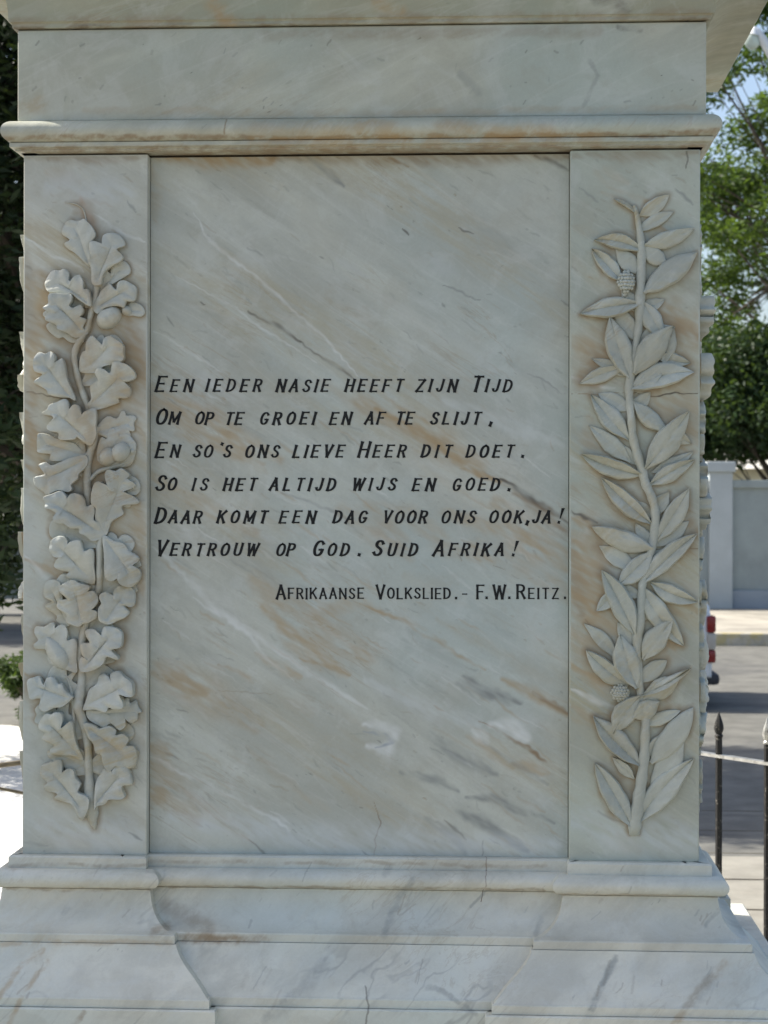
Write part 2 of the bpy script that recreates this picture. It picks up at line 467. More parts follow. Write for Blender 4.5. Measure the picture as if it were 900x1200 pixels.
base_segs = [
 ([(0, 1172), (30, 1130), (52, 1115)], 4, WARM, 0.6),
 ([(20, 1190), (40, 1150), (60, 1125)], 3.2, OCH, 0.6),
 ([(95, 1190), (110, 1170)], 3, BRN, 0.6),
 ([(690, 1170), (705, 1145), (722, 1122)], 4, GRY, 0.7),
 ([(780, 1190), (815, 1150), (850, 1128)], 5, OCH, 0.6),
 ([(800, 1170), (830, 1140)], 8, GRY, 0.4),
 ([(830, 1090), (850, 1068)], 3, GRY, 0.5),
 ([(570, 1010), (569, 1048)], .8, (0.2, 0.13, 0.09), 0.6), ([(567, 1052), (563, 1068)], .6, (0.13, 0.08, 0.05), 0.9),
 ([(552, 1072), (575, 1050)], 2, GRY, 0.5),
 ([(432, 1190), (434, 1170), (430, 1150)], 1.4, DK, 0.6),
 ([(212, 1103), (260, 1104), (310, 1103)], 6, BRN, 0.8), ([(0, 1049), (180, 1049)], 2.6, BRN, 0.5), ([(190, 1049), (420, 1050), (640, 1052)], 3, BRN, 0.6), ([(655, 1054), (850, 1057)], 2, BRN, 0.4), ([(0, 1104), (200, 1105)], 4, WARM, 0.5), ([(0, 1022), (180, 1022), (400, 1022), (640, 1026)], 2.6, BRN, 0.4),
 ([(185, 1070), (240, 1095)], 9, BRN, 0.4),
 ([(180, 1094), (192, 1090)], 6, BRN, 0.5),
 ([(450, 1100), (466, 1060), (482, 1040)], 5, GRY, 0.5),
 ([(500, 1150), (530, 1160), (556, 1178)], 3, GRY, 0.5),
 ([(320, 1185), (360, 1150), (380, 1130)], 8, GRY, 0.4),
 ([(630, 1100), (640, 1080)], 4, GRY, 0.4),
]
_r = random.Random(44)
for (bx, by, n_, sp_) in [(40, 1150, 5, 30), (180, 1080, 4, 40), (100, 1065, 3, 40), (330, 1150, 6, 60), (300, 1070, 4, 60), (460, 1075, 6, 40), (520, 1150, 6, 50), (600, 1070, 4, 40), (700, 1080, 4, 50), (720, 1150, 6, 40), (830, 1150, 6, 40), (820, 1080, 4, 30), (400, 1035, 4, 80), (750, 1035, 3, 60), (100, 1035, 3, 60)]:
    for _ in range(n_):
        x_ = bx + _r.gauss(0, sp_ * .6); y_ = by + _r.gauss(0, 12); an_ = R(_r.gauss(56, 12)); l_ = _r.choice((5, 8, 13, 22))
        base_segs.append(([(x_, y_), (x_ + l_ * math.cos(an_), y_ - l_ * math.sin(an_))], _r.uniform(.8, 1.9) if _r.random() < .8 else 4, _r.choice([(.2, .2, .18), GRY, GRY, (0.25, 0.2, 0.14)]), _r.uniform(.10, .38)))
M_panel = marble('marble_inscription_slab', A_DN, base=(0.495, 0.512, 0.445), ochre=0.5, grey=0.14, seed=0.3, speck=0.45, attr='vein')
M_panel_side = marble('marble_side_slab', A_DN, base=(0.49, 0.52, 0.44), ochre=0.42, grey=0.30, seed=0.9, speck=0.45)
M_left = marble('marble_oak_pilaster', A_DN, base=(0.52, 0.525, 0.45), ochre=0.7, grey=0.15, seed=1.7, speck=0.3, attr='vein')
M_left_side = marble('marble_pilaster_side', A_DN, base=(0.46, 0.42, 0.32), ochre=1.0, grey=0.15, seed=1.9, speck=0.3)
M_right = marble('marble_laurel_pilaster', A_DN, base=(0.49, 0.51, 0.42), ochre=0.7, grey=0.15, seed=3.1, speck=0.3, attr='vein')
frieze_flecks = []
_r = random.Random(8)
for _ in range(46):
    x_, y_ = _r.uniform(30, 815), _r.uniform(42, 130); an_ = R(_r.gauss(50, 25)); l_ = _r.choice((1, 2, 4, 6))
    frieze_flecks.append(([(x_, y_), (x_ + l_ * math.cos(an_), y_ - l_ * math.sin(an_))], _r.uniform(.9, 1.8), _r.choice([DK, (.2, .21, .18), GRY]), _r.uniform(.15, .5)))
M_frieze = marble('marble_frieze', R(25), segs=frieze_flecks + [([(300, 44), (420, 42), (560, 40), (700, 38)], 8, BRN, 0.32), ([(725, 34), (750, 36)], 4, DK, 0.6), ([(28, 128), (48, 124)], 14, OCH, 0.45), ([(690, 72), (700, 90), (684, 125)], 3, GRY, 0.5), ([(540, 88), (560, 108)], 6, GRY, 0.35), ([(100, 130), (400, 134), (815, 128)], 5, WARM, 0.3)], base=(0.50, 0.51, 0.42), ochre=0.28, grey=0.06, seed=4.4, speck=1.0)
M_mould = marble('marble_moulding', A_UP, base=(0.50, 0.505, 0.41), ochre=0.5, grey=0.25, seed=6.2, speck=0.3, rough=0.34,
                 segs=[([(268, 140), (267, 162)], 1.1, BRN, 0.6), ([(10, 165), (300, 165), (560, 163), (840, 159)], 3.0, BRN, 0.75), ([(28, 177), (300, 177.5), (560, 176), (822, 173)], 5.0, BRN, 0.7), ([(300, 168), (560, 166), (700, 164)], 9, WARM, 0.5), ([(430, 150), (470, 160)], 14, WARM, 0.55), ([(520, 150), (560, 158), (640, 156)], 11, WARM, 0.5), ([(20, 141), (300, 140), (830, 135)], 2.0, BRN, 0.35), ([(300, 152), (420, 156)], 7, WARM, 0.3)])
M_cornice = marble('marble_cornice', R(20), segs=[([(18, 37), (300, 36), (560, 33), (824, 28)], 3.4, (.16, .13, .08), 0.85), ([(18, 30), (300, 29), (560, 26), (824, 21)], 9, BRN, 0.4), ([(250, 5), (270, 30)], 12, WARM, 0.7), ([(700, 2), (735, 12)], 8, DK, 0.5), ([(440, 8), (470, 18)], 9, WARM, 0.6)], base=(0.39, 0.395, 0.30), ochre=0.75, grey=0.25, seed=8.2, speck=0.3)
M_base = marble('marble_base', A_UP, swirl=.3, base=(0.66, 0.645, 0.545), ochre=0.22, grey=0.45, segs=base_segs, seed=9.5, speck=0.3, rough=0.38, yplane=-0.08)
M_oak = marble('marble_oak_relief', R(20), bmp=.6, base=(0.505, 0.515, 0.445), ochre=0.95, grey=0.1, seed=2.2, speck=0.12, rough=0.45,
               segs=[([(112, 340), (100, 400), (95, 450), (108, 520), (104, 590)], 22, OCH, 0.6), ([(140, 370), (150, 430), (130, 530)], 16, WARM, 0.5), ([(70, 520), (60, 570)], 14, WARM, 0.4), ([(108, 690), (98, 760), (90, 835)], 16, OCH, 0.45), ([(120, 870), (150, 880)], 10, WARM, .4)])
M_laurel = marble('marble_laurel_relief', R(40), bmp=.55, base=(0.485, 0.495, 0.415), ochre=0.85, grey=0.18, seed=5.2, speck=0.2, rough=0.45)
M_joint = plain('joint_mortar', (0.05, 0.042, 0.03), 0.95, 0.3, 60)
M_ink = plain('black_letter_paint', (0.008, 0.009, 0.009), 0.85, 0.5, 90, spots=((0.16, 0.16, 0.14), 190, 0.60, 0.75, 0.45))

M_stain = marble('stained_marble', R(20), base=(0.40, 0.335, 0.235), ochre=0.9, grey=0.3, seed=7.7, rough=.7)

def sweep(name, prof, poly, mat, z_is_px=False):
    """sweep a moulding profile [(outward offset, z)] round a rectilinear outline (counter-clockwise), corners mitred"""
    n = len(poly)
    vs = [Vector(p) for p in poly]
    rsw = random.Random(len(prof) * 7 + n)
    nrm = []
    for i in range(n):
        e1 = (vs[i] - vs[i - 1]).normalized(); e2 = (vs[(i + 1) % n] - vs[i]).normalized()
        n1 = Vector((e1.y, -e1.x)); n2 = Vector((e2.y, -e2.x))
        k = 1 + n1.dot(n2)
        nrm.append((n1 + n2) / k if k > 1e-6 else n1)
    vv = []; nn = []; mid = []
    for i in range(n):                              # extra points along each run so that edges can wander and chip
        a, b = vs[i], vs[(i + 1) % n]
        e = (b - a); L = e.length; k = max(1, int(L / .022)); en = Vector((e.y, -e.x)) / L
        vv.append(a); nn.append(nrm[i]); mid.append(0)
        if a.y > .3 and b.y > .3: continue
        for j in range(1, k):
            vv.append(a.lerp(b, j / k)); nn.append(en); mid.append(1 if .12 < j / k < .88 or L > .5 else 0)
    vs, nrm, n = vv, nn, len(vv)
    verts = []; faces = []
    J = len(prof)
    def arris(j):
        if j in (0, J - 1): return False
        a = Vector(prof[j]) - Vector(prof[j - 1]); b = Vector(prof[j + 1]) - Vector(prof[j])
        return a.length > 1e-5 and b.length > 1e-5 and a.angle(b) > .9 and a.x * b.y - a.y * b.x < 0
    for j, (off, z) in enumerate(prof):
        ar = arris(j); w1 = rsw.uniform(0, 6); w2 = rsw.uniform(0, 6)
        for i in range(n):
            o = off; zz = z
            if 0 < j < J - 1 and mid[i]:
                o += .00022 * math.sin(i * .9 + w1) + .00015 * math.sin(i * 2.3 + w2)
                if ar:
                    if rsw.random() < .05: o -= rsw.uniform(.0006, .0018)
                    else: o -= rsw.uniform(0, .00035)
            p = vs[i] + nrm[i] * o
            verts.append((p.x, p.y, zz))
    for j in range(len(prof) - 1):
        for i in range(n):
            k = (i + 1) % n
            faces.append((j * n + i, j * n + k, (j + 1) * n + k, (j + 1) * n + i))
    faces.append(tuple(range(n))[::-1]); faces.append(tuple(range((len(prof) - 1) * n, len(prof) * n)))
    return mesh_obj(name, verts, faces, mat, mon, smooth=True, sharp=28)

def arc(cx, cz, rx, rz, a0, a1, n):
    return [(cx + rx * math.cos(R(a0 + (a1 - a0) * i / n)), cz + rz * math.sin(R(a0 + (a1 - a0) * i / n))) for i in range(n + 1)]

XL_in = at(172.5, 600).x                       # inner edge of the left pilaster
XR_in = at(667.5, 600).x
PW = XL_in + HW                                # pilaster width
REC = 0.025
Z_bot = zat(1006)
Z_top = zat(177)

rect = [(-HW, -HW - 0.0), (HW, -HW), (HW, HW), (-HW, HW)]
rect = [(-HW, YF), (HW, YF), (HW, 0.6), (-HW, 0.6)]
def broken(shift=0.0, rec=REC):
    """outline that steps back between the corner pilasters on every face"""
    s = PW - shift
    y0, y1 = YF, 0.6
    xl, xr = -HW + s, (XR_in + shift)
    yl, yr = y0 + s, y1 - s
    return [(-HW, y0), (xl, y0), (xl, y0 + rec), (xr, y0 + rec), (xr, y0), (HW, y0),
            (HW, yl), (HW - rec, yl), (HW - rec, yr), (HW, yr), (HW, y1),
            (xr, y1), (xr, y1 - rec), (xl, y1 - rec), (xl, y1), (-HW, y1),
            (-HW, yr), (-HW + rec, yr), (-HW + rec, yl), (-HW, yl)]

# dark core behind the joints
bm = bmesh.new(); add_box(bm, -HW + .03, HW - .03, YF + .03, .57, 0.9, Z_top + .02)
bm_obj('core', bm, M_joint, mon)

# base mouldings
z0 = zat(1008, -.02); z1 = zat(1022.5, -.02)
zt = zat(1023, -.03); zb = zat(1048.5, -.047)
fil = [(-.05, z0), (.017, z0), (.020, z0 - .003), (.020, z1)]
tor = arc(.024, (zt + zb) / 2, .023, (zt - zb) / 2, 88, -88, 12)
zc = zat(1049.5, -.03); zc2 = zat(1099.5, -.08); zc3 = zat(1110, -.082)
cav = arc(.082, zc, .052, zc - zc2, 183, 262, 12)
prof = fil + tor + [(.029, zb - .0005), (.029, zc)] + cav + [(.0795, zc2), (.081, zc2 - .002), (.081, zc3)] + [(-.05, zc3)]
sweep('upper_base_moulding', prof, broken(.017), M_base)
zd = zc3 - .0007; zd2 = zat(1175, -.15); zd3 = zat(1187, -.155)
og = []
for i in range(15):
    t = i / 14
    s = t - 0.085 * math.sin(2 * math.pi * t)            # convex then concave
    og.append((.084 + .064 * (0.55 * s + 0.45 * t ** 1.7), zd + (zd2 - zd) * t))
prof = [(-.05, zd), (.082, zd)] + og + [(.150, zd2), (.152, zd2 - .002), (.152, zd3), (-.05, zd3)]
sweep('lower_base_moulding', prof, broken(.017), M_base)
ze = zd3 - .0008
sweep('plinth', [(-.05, ze), (.158, ze), (.160, ze - .002), (.160, ze - .14), (-.05, ze - .14)], broken(.014), M_base)
sweep('pedestal_step', [(-.05, ze - .143), (.27, ze - .143), (.275, ze - .148), (.275, ze - .40), (-.05, ze - .40)], rect, M_base)
sweep('lower_step', [(-.05, ze - .403), (.55, ze - .403), (.555, ze - .408), (.555, 0.0), (-.05, 0.0)], rect, M_base)

# necking moulding, frieze, cornice
za = zat(138.5, -.01); zb_ = zat(161.5, -.03); 
neck = [(-.05, za + .0), (.010, za)] + arc(.014, (za + zb_) / 2, .020, (za - zb_) / 2, 88, -88, 12) + \
       [(.020, zb_ - .0005), (.0205, zat(163.5, -.02)), (.0205, zat(168, -.02))] + \
       [(.020 - .016 * t - .003 * math.sin(2 * math.pi * t), zat(168.5, -.02) + (Z_top + .001 - zat(168.5, -.02)) * t) for t in [i / 8 for i in range(9)]] + [(-.05, Z_top + .001)]
sweep('necking_moulding', neck, rect, M_mould)
Z_f0 = za + .001; Z_f1 = zat(31.5)
bm = bmesh.new(); add_box(bm, -HW - .009, HW + .009, YF - .009, .609, Z_f0, Z_f1, bev=.003, seg=3)
bm_obj('frieze_block', bm, M_frieze, mon, smooth=True)
c0 = Z_f1 + .0015
corn = [(-.05, c0), (.016, c0), (.017, c0 + .002), (.017, c0 + .007), (.020, c0 + .010)]
corn += [(.022 + .150 * (1 - math.cos(R(90 * i / 12))) , c0 + .010 + .175 * math.sin(R(90 * i / 12))) for i in range(13)]
corn += [(.178, c0 + .187), (.196, c0 + .187), (.199, c0 + .190), (.199, c0 + .30), (.23, c0 + .33), (.23, c0 + .36), (-.05, c0 + .36)]
sweep('cornice', corn, rect, M_cornice)
sweep('capping_block', [(-.05, c0 + .362), (.02, c0 + .362), (.02, c0 + .75), (-.05, c0 + .75)], rect, M_cornice)

# corner pilasters, built of blocks with open joints
FRONT = []
def pilaster(x0, x1, y0, y1, cuts, mat, fine=False):
    p = None
    zs = [Z_bot] + cuts + [Z_top - .0015]
    for i, (a, b) in enumerate(zip(zs, zs[1:])):
        bm = bmesh.new()
        za_, zb2_ = a + (.0003 if i else 0), b - .0003
        add_box(bm, x0, x1, y0, y1, za_, zb2_, bev=.0026, seg=3)
        if fine:
            fr = [f for f in bm.faces if f.normal.y < -.999 and f.calc_area() > .01]
            q0x, q1x = min(v.co.x for v in fr[0].verts), max(v.co.x for v in fr[0].verts)
            q0z, q1z = min(v.co.z for v in fr[0].verts), max(v.co.z for v in fr[0].verts)
            bmesh.ops.delete(bm, geom=fr, context='FACES_ONLY')
            nx, nz = int((q1x - q0x) / .0017), int((q1z - q0z) / .0017)
            bm.verts.ensure_lookup_table(); start = len(bm.verts)
            g = [[bm.verts.new((q0x + (q1x - q0x) * k / nx, y0, q0z + (q1z - q0z) * j / nz)) for k in range(nx + 1)] for j in range(nz + 1)]
            for j in range(nz):
                for k in range(nx):
                    bm.faces.new((g[j][k], g[j][k + 1], g[j + 1][k + 1], g[j + 1][k]))
        if p is None:
            p = bm_obj('corner_pilaster', bm, mat, mon, smooth=True)
        else:
            blk = bm_obj('pilaster_block', bm, mat, p, smooth=True)
        if fine: FRONT.append((p if i == 0 else blk, start, np.linspace(q0x, q1x, nx + 1), np.linspace(q0z, q1z, nz + 1)))
    return p
J1 = zat(461.5); J2 = zat(643)
PL = pilaster(-HW, -HW + PW, YF, YF + PW, [], M_left, True)
PR = pilaster(XR_in, HW, YF, YF + PW, [], M_right, True)
pilaster(-HW, -HW + PW, .6 - PW, .6, [], M_left_side)
pilaster(XR_in, HW, .6 - PW, .6, [], M_left_side)
# slabs between the pilasters
bm = bmesh.new(); add_box(bm, XL_in + .0012, XR_in - .0012, YF + REC, YF + .1, Z_bot + .001, Z_top - .0035, bev=.001)
bm.free()
def sines(X, Z, fr, k, rs):
    o = np.zeros_like(X)
    for _ in range(k):
        a = rs.uniform(0, 2 * np.pi); f = fr * rs.uniform(.5, 2.0)
        o += np.sin((X * np.cos(a) + Z * np.sin(a)) * f + rs.uniform(0, 6.28)) / np.sqrt(k)
    return o
def paint_veins(X, Z, segs, depth, flecks):
    rs = np.random.default_rng(5)
    wx = sines(X, Z, 45, 7, rs) * .0022 + sines(X, Z, 190, 9, rs) * .0011
    wz = sines(X, Z, 45, 7, rs) * .0022 + sines(X, Z, 190, 9, rs) * .0011
    XX, ZZ = X + wx, Z + wz
    # frayed along the grain
    c_, s_ = math.cos(R(35)), math.sin(R(35))
    U = X * c_ - Z * s_; W_ = X * s_ + Z * c_
    fray = .5 + .28 * (sines(U * .35, W_ * 1.6, 300, 10, rs) + sines(U * .35, W_ * 1.6, 110, 8, rs))
    RGB = np.zeros(X.shape + (3,)); A = np.zeros(X.shape)
    for pts, wid, colr, amt in segs:
        P = [at(x, y, depth) for x, y in pts]
        w = wid * .0015
        xs = [p.x for p in P]; zs = [p.z for p in P]; mg_ = w * 1.6 + .008
        i0, i1 = np.searchsorted(X[0], [min(xs) - mg_, max(xs) + mg_]); j0, j1 = np.searchsorted(Z[:, 0], [min(zs) - mg_, max(zs) + mg_])
        if i1 <= i0 or j1 <= j0: continue
        x = XX[j0:j1, i0:i1]; z = ZZ[j0:j1, i0:i1]
        D = np.full(x.shape, 9.0)
        n = len(P) - 1
        for k in range(n):
            a, b = P[k], P[k + 1]; bx, bz = b.x - a.x, b.z - a.z
            h = np.clip(((x - a.x) * bx + (z - a.z) * bz) / (bx * bx + bz * bz + 1e-12), 0, 1)
            taper = 1.0
            if n == 1: taper = .35 + .65 * np.sin(np.pi * np.clip(h, .03, .97))
            elif k == 0: taper = .4 + .6 * h
            elif k == n - 1: taper = 1 - .6 * h
            D = np.minimum(D, np.hypot(x - a.x - bx * h, z - a.z - bz * h) / taper)
        soft = colr is WHT
        t = np.clip((D - (0 if soft else w * .2)) / (w * (1.7 if soft and wid > 6 else 1.25)), 0, 1); f = 1 - t * t * (3 - 2 * t)
        if soft: f = f * np.clip(.45 + .8 * fray[j0:j1, i0:i1], .2, 1.1)
        if wid > 2.2 and colr is not WHT:
            f = f * np.clip(.25 + 1.1 * fray[j0:j1, i0:i1], 0, 1.15)
        al = np.clip(f * amt, 0, 1)[..., None]
        RGB[j0:j1, i0:i1] = RGB[j0:j1, i0:i1] * (1 - al) + np.array(colr) * al
        A[j0:j1, i0:i1] = A[j0:j1, i0:i1] * (1 - al[..., 0]) + al[..., 0]
    A_ = np.maximum(A, 1e-5)[..., None]
    return np.concatenate([RGB / A_, A[..., None]], -1)
rf_ = random.Random(21)
flecks = []
for i in range(430):                                  # short dashes lying along the grain of the slab
    fx, fy = rf_.uniform(178, 664), rf_.uniform(186, 1000)
    an = R(rf_.gauss(33, 13)); ln = rf_.choice((3, 5, 8, 12, 18)) * rf_.uniform(.7, 1.4)
    big = rf_.random() < .12
    warm = rf_.random() < (.15 + .4 * (480 < fy < 800))
    flecks.append(([(fx, fy), (fx + ln * math.cos(an), fy + ln * math.sin(an))], rf_.uniform(.7, 1.4) * (1.3 if big else 1),
                   (0.34, 0.27, 0.17) if warm else (0.20, 0.21, 0.19), rf_.uniform(.14, .42) * (1.7 if big else 1)))
for i in range(90):                                   # soft broad streaks
    fx, fy = rf_.uniform(150, 640), rf_.uniform(240, 990)
    an = R(rf_.gauss(33, 6)); ln = rf_.uniform(30, 110)
    low = fy > 430
    flecks.append(([(fx, fy), (fx + ln * math.cos(an), fy + ln * math.sin(an))], rf_.uniform(5, 15),
                   rf_.choice([WARM, (0.46, 0.40, 0.28), GRY, (.66, .67, .64), (.64, .65, .62)] if low else [GRY, (.6, .6, .56), (.5, .52, .52), (.42, .42, .36)]), rf_.uniform(.06, .20)))
for i in range(150):                                  # fine parallel threads beside the stained bands
    fx, fy = rf_.uniform(175, 660), rf_.uniform(440, 990)
    an = R(rf_.gauss(33, 4)); ln = rf_.uniform(14, 60)
    flecks.append(([(fx, fy), (fx + ln * math.cos(an), fy + ln * math.sin(an))], rf_.uniform(1.0, 2.6),
                   rf_.choice([OCH, WARM, (.70, .71, .68), GRY]), rf_.uniform(.12, .38)))
gx0, gx1, gz0, gz1 = XL_in + .0012, XR_in - .0012, Z_bot + .001, Z_top - .0035
nx_, nz_ = int((gx1 - gx0) / .0016), int((gz1 - gz0) / .0016)
gx = np.linspace(gx0, gx1, nx_); gz = np.linspace(gz0, gz1, nz_)
GX, GZ = np.meshgrid(gx, gz)
VC = paint_veins(GX, GZ, flecks + panel_segs, REC, None)
V = np.zeros((nx_ * nz_ + 4, 3)); V[:-4, 0] = GX.ravel(); V[:-4, 1] = YF + REC; V[:-4, 2] = GZ.ravel()
V[-4:] = [(gx0, YF + .1, gz0), (gx1, YF + .1, gz0), (gx1, YF + .1, gz1), (gx0, YF + .1, gz1)]
ii, jj = np.meshgrid(np.arange(nx_ - 1), np.arange(nz_ - 1)); b0_ = (jj * nx_ + ii).ravel()
Fq = np.stack([b0_, b0_ + 1, b0_ + 1 + nx_, b0_ + nx_], 1).astype(np.int32)
e_ = nx_ * nz_; k0, k1, k2, k3 = 0, nx_ - 1, e_ - 1, e_ - nx_
Fq = np.concatenate([Fq, np.array([(k1, k0, e_, e_ + 1), (k2, k1, e_ + 1, e_ + 2), (k3, k2, e_ + 2, e_ + 3), (k0, k3, e_ + 3, e_)], np.int32)])
me = bpy.data.meshes.new('inscription_panel')
me.vertices.add(len(V)); me.vertices.foreach_set('co', V.ravel())
me.loops.add(len(Fq) * 4); me.loops.foreach_set('vertex_index', Fq.ravel())
me.polygons.add(len(Fq)); me.polygons.foreach_set('loop_start', np.arange(0, len(Fq) * 4, 4, dtype=np.int32))
me.update()
ca = me.color_attributes.new('vein', 'FLOAT_COLOR', 'POINT')
ca.data.foreach_set('color', np.concatenate([VC.reshape(-1, 4), np.zeros((4, 4))]).ravel().astype(np.float32))
me.materials.append(M_panel)
panel = bpy.data.objects.new('inscription_panel', me); COL.objects.link(panel); panel.parent = mon
for s in (-1, 1):
    bm = bmesh.new()
    xs = sorted((s * (HW - REC), s * (HW - .1)))
    add_box(bm, xs[0], xs[1], YF + PW + .0012, .6 - PW - .0012, Z_bot + .001, Z_top - .0035, bev=.001)
    bm_obj('side_panel', bm, M_panel_side, mon, smooth=True)
bm = bmesh.new(); add_box(bm, XL_in + .0012, XR_in - .0012, .5, .6 - REC, Z_bot + .001, Z_top - .0035, bev=.001)
bm_obj('back_panel', bm, M_panel_side, mon, smooth=True)

# ---------------------------------------------------------------- inscription, one mesh per line
GL = {  # letters as centre lines in a box 1 high; straight strokes and curves
 'A': (.62, [[(0, 0), (.31, 1)], [(.31, 1), (.62, 0)], [(.12, .33), (.50, .33)]]),
 'D': (.56, [[(0, 0), (0, 1)], [(0, 1), (.22, 1), (.42, .9), (.54, .7), (.56, .5), (.54, .3), (.42, .1), (.22, 0), (0, 0)]]),
 'E': (.50, [[(0, 0), (0, 1)], [(0, 1), (.50, 1)], [(0, .52), (.40, .52)], [(0, 0), (.50, 0)]]),
 'F': (.48, [[(0, 0), (0, 1)], [(0, 1), (.48, 1)], [(0, .52), (.38, .52)]]),
 'G': (.56, [[(.52, .82), (.42, .96), (.28, 1), (.13, .93), (.03, .73), (0, .5), (.03, .27), (.13, .07), (.28, 0), (.44, .05), (.54, .2), (.54, .40)], [(.36, .40), (.58, .40)]]),
 'H': (.56, [[(0, 0), (0, 1)], [(.56, 0), (.56, 1)], [(0, .5), (.56, .5)]]),
 'I': (.02, [[(0, 0), (0, 1)]]),
 'J': (.40, [[(.38, 1), (.38, .28), (.33, .08), (.20, 0), (.06, .06), (0, .2)]]),
 'K': (.56, [[(0, 0), (0, 1)], [(.54, 1), (0, .38)], [(.20, .60), (.56, 0)]]),
 'L': (.46, [[(0, 0), (0, 1)], [(0, 0), (.46, 0)]]),
 'M': (.72, [[(0, 0), (0, 1)], [(.72, 0), (.72, 1)], [(0, 1), (.36, .2)], [(.36, .2), (.72, 1)]]),
 'N': (.58, [[(0, 0), (0, 1)], [(.58, 0), (.58, 1)], [(0, 1), (.58, 0)]]),
 'O': (.60, [[(.30, 1), (.12, .93), (.02, .72), (0, .5), (.02, .28), (.12, .07), (.30, 0), (.48, .07), (.58, .28), (.60, .5), (.58, .72), (.48, .93), (.30, 1)]]),
 'P': (.50, [[(0, 0), (0, 1)], [(0, 1), (.30, 1), (.45, .92), (.50, .75), (.45, .57), (.30, .48), (0, .48)]]),
 'R': (.54, [[(0, 0), (0, 1)], [(0, 1), (.30, 1), (.46, .92), (.50, .76), (.46, .59), (.30, .50), (0, .50)], [(.27, .50), (.54, 0)]]),
 'S': (.50, [[(.48, .82), (.40, .95), (.26, 1), (.11, .95), (.04, .80), (.08, .64), (.24, .53), (.40, .43), (.49, .28), (.45, .10), (.28, 0), (.10, .04), (0, .18)]]),
 'T': (.54, [[(0, 1), (.54, 1)], [(.27, 0), (.27, 1)]]),
 'U': (.54, [[(0, 1), (0, .3), (.05, .1), (.15, .01), (.27, 0), (.40, .01), (.50, .1), (.54, .3), (.54, 1)]]),
 'V': (.58, [[(0, 1), (.29, 0)], [(.29, 0), (.58, 1)]]),
 'W': (.88, [[(0, 1), (.22, 0)], [(.22, 0), (.44, .92)], [(.44, .92), (.66, 0)], [(.66, 0), (.88, 1)]]),
 'Z': (.52, [[(0, 1), (.52, 1)], [(.52, 1), (0, 0)], [(0, 0), (.54, 0)]]),
 '.': (.0, [[(0, 0), (0, .10)]]), ',': (.0, [[(.03, .12), (0, -.14)]]), "'": (.0, [[(0, 1.06), (.02, 1.16)]]),
 '-': (.40, [[(0, .42), (.40, .42)]]),
 '!': (.0, [[(.02, .36), (.05, 1.28)], [(0, 0), (0, .09)]]),
}
def chaikin(p, closed):
    q = [p[0]]
    for a, b in zip(p, p[1:]):
        q += [(a[0] * .75 + b[0] * .25, a[1] * .75 + b[1] * .25), (a[0] * .25 + b[0] * .75, a[1] * .25 + b[1] * .75)]
    q.append(p[-1])
    return q
def text_line(words, base, hs, hb, shear, sw, tilt=0.0):
    """words = [(text, first px, last px, big first letter)]; heights and stroke width in photo pixels"""
    V = []; F = []; lay = [0]; hold = {}
    def stroke(pts, w, flare):
        if len(pts) > 2:
            pts = chaikin(chaikin(pts, False), False)
        else:
            (xa_, ya_), (xb_, yb_) = pts; L0 = math.hypot(xb_ - xa_, yb_ - ya_) or 1; e0 = min(.3, 2.2 / L0)
            pts = [(xa_ + (xb_ - xa_) * k_, ya_ + (yb_ - ya_) * k_) for k_ in (0, e0, 1 - e0, 1)]
        n = len(pts); k = len(V)
        lay[0] += 1
        yy = REC - .0005 - .00002 * (lay[0] % 9)
        for i, (x, y) in enumerate(pts):
            a = pts[max(i - 1, 0)]; b = pts[min(i + 1, n - 1)]
            dx, dy = b[0] - a[0], b[1] - a[1]; l = math.hypot(dx, dy) or 1
            ww = w * (0.66 + 0.46 * abs(dy / l)) * .5
            if i in (0, n - 1):
                ww *= flare
                sgn = -1 if i == 0 else 1
                x += sgn * dx / l * w * .42; y += sgn * dy / l * w * .42
            for s in (1, -1):
                P = at(x - s * dy / l * ww, y + s * dx / l * ww, REC)
                V.append((P.x, YF + yy, P.z))
        for i in range(n - 1):
            F.append((k + 2 * i, k + 2 * i + 1, k + 2 * i + 3, k + 2 * i + 2))
    for txt, xa, xb, big in words:
        hts = [hb if (i == 0 and big) or big == 2 else hs for i in range(len(txt))]
        wid = [GL[c][0] * h * 0.98 for c, h in zip(txt, hts)]
        lastlean = hts[-1] * shear if txt[-1] not in '.,' else 0
        if txt[-1] in 'A': lastlean = 0
        total = xb - xa - lastlean - sw * .8 - (2.2 if len(txt) > 1 else 0)
        if len(txt) > 1:
            gap = (total - sum(wid)) / (len(txt) - 1)
            if gap < 3.2:
                f = (total - 3.2 * (len(txt) - 1)) / sum(wid); wid = [w * f for w in wid]; gap = 3.2
        else:
            gap = 0
        x = xa + sw * .4 + .7
        for c, h, w in zip(txt, hts, wid):
            g, strokes = GL[c]
            fx = (w / g) if g > .05 else h
            by = base + tilt * (x - 400) + random.uniform(-.35, .35)
            w2 = sw * (h / hs) ** .7 * random.uniform(.93, 1.08)
            for st in strokes:
                pts = [(x + px * fx + shear * py * h, by - py * h) for px, py in st]
                if c == '!' and st[-1][1] > 1:
                    k = len(V)
                    for (qx, qy, ww) in ((pts[0][0], pts[0][1], .5), (pts[1][0], pts[1][1], 2.0)):
                        for s in (1, -1):
                            P = at(qx + s * ww, qy, REC); V.append((P.x, YF + REC - .0007, P.z))
                    F.append((k, k + 1, k + 3, k + 2)); continue
                stroke(pts, w2 * (1.1 if c in ".,'" else 1), 1.28)
            x += w + gap
            me = bpy.data.meshes.new('letter'); me.from_pydata(V, [], F); me.materials.append(M_ink)
            o = bpy.data.objects.new('letter', me); COL.objects.link(o); o.parent = panel
            V.clear(); F.clear()
SH = .27
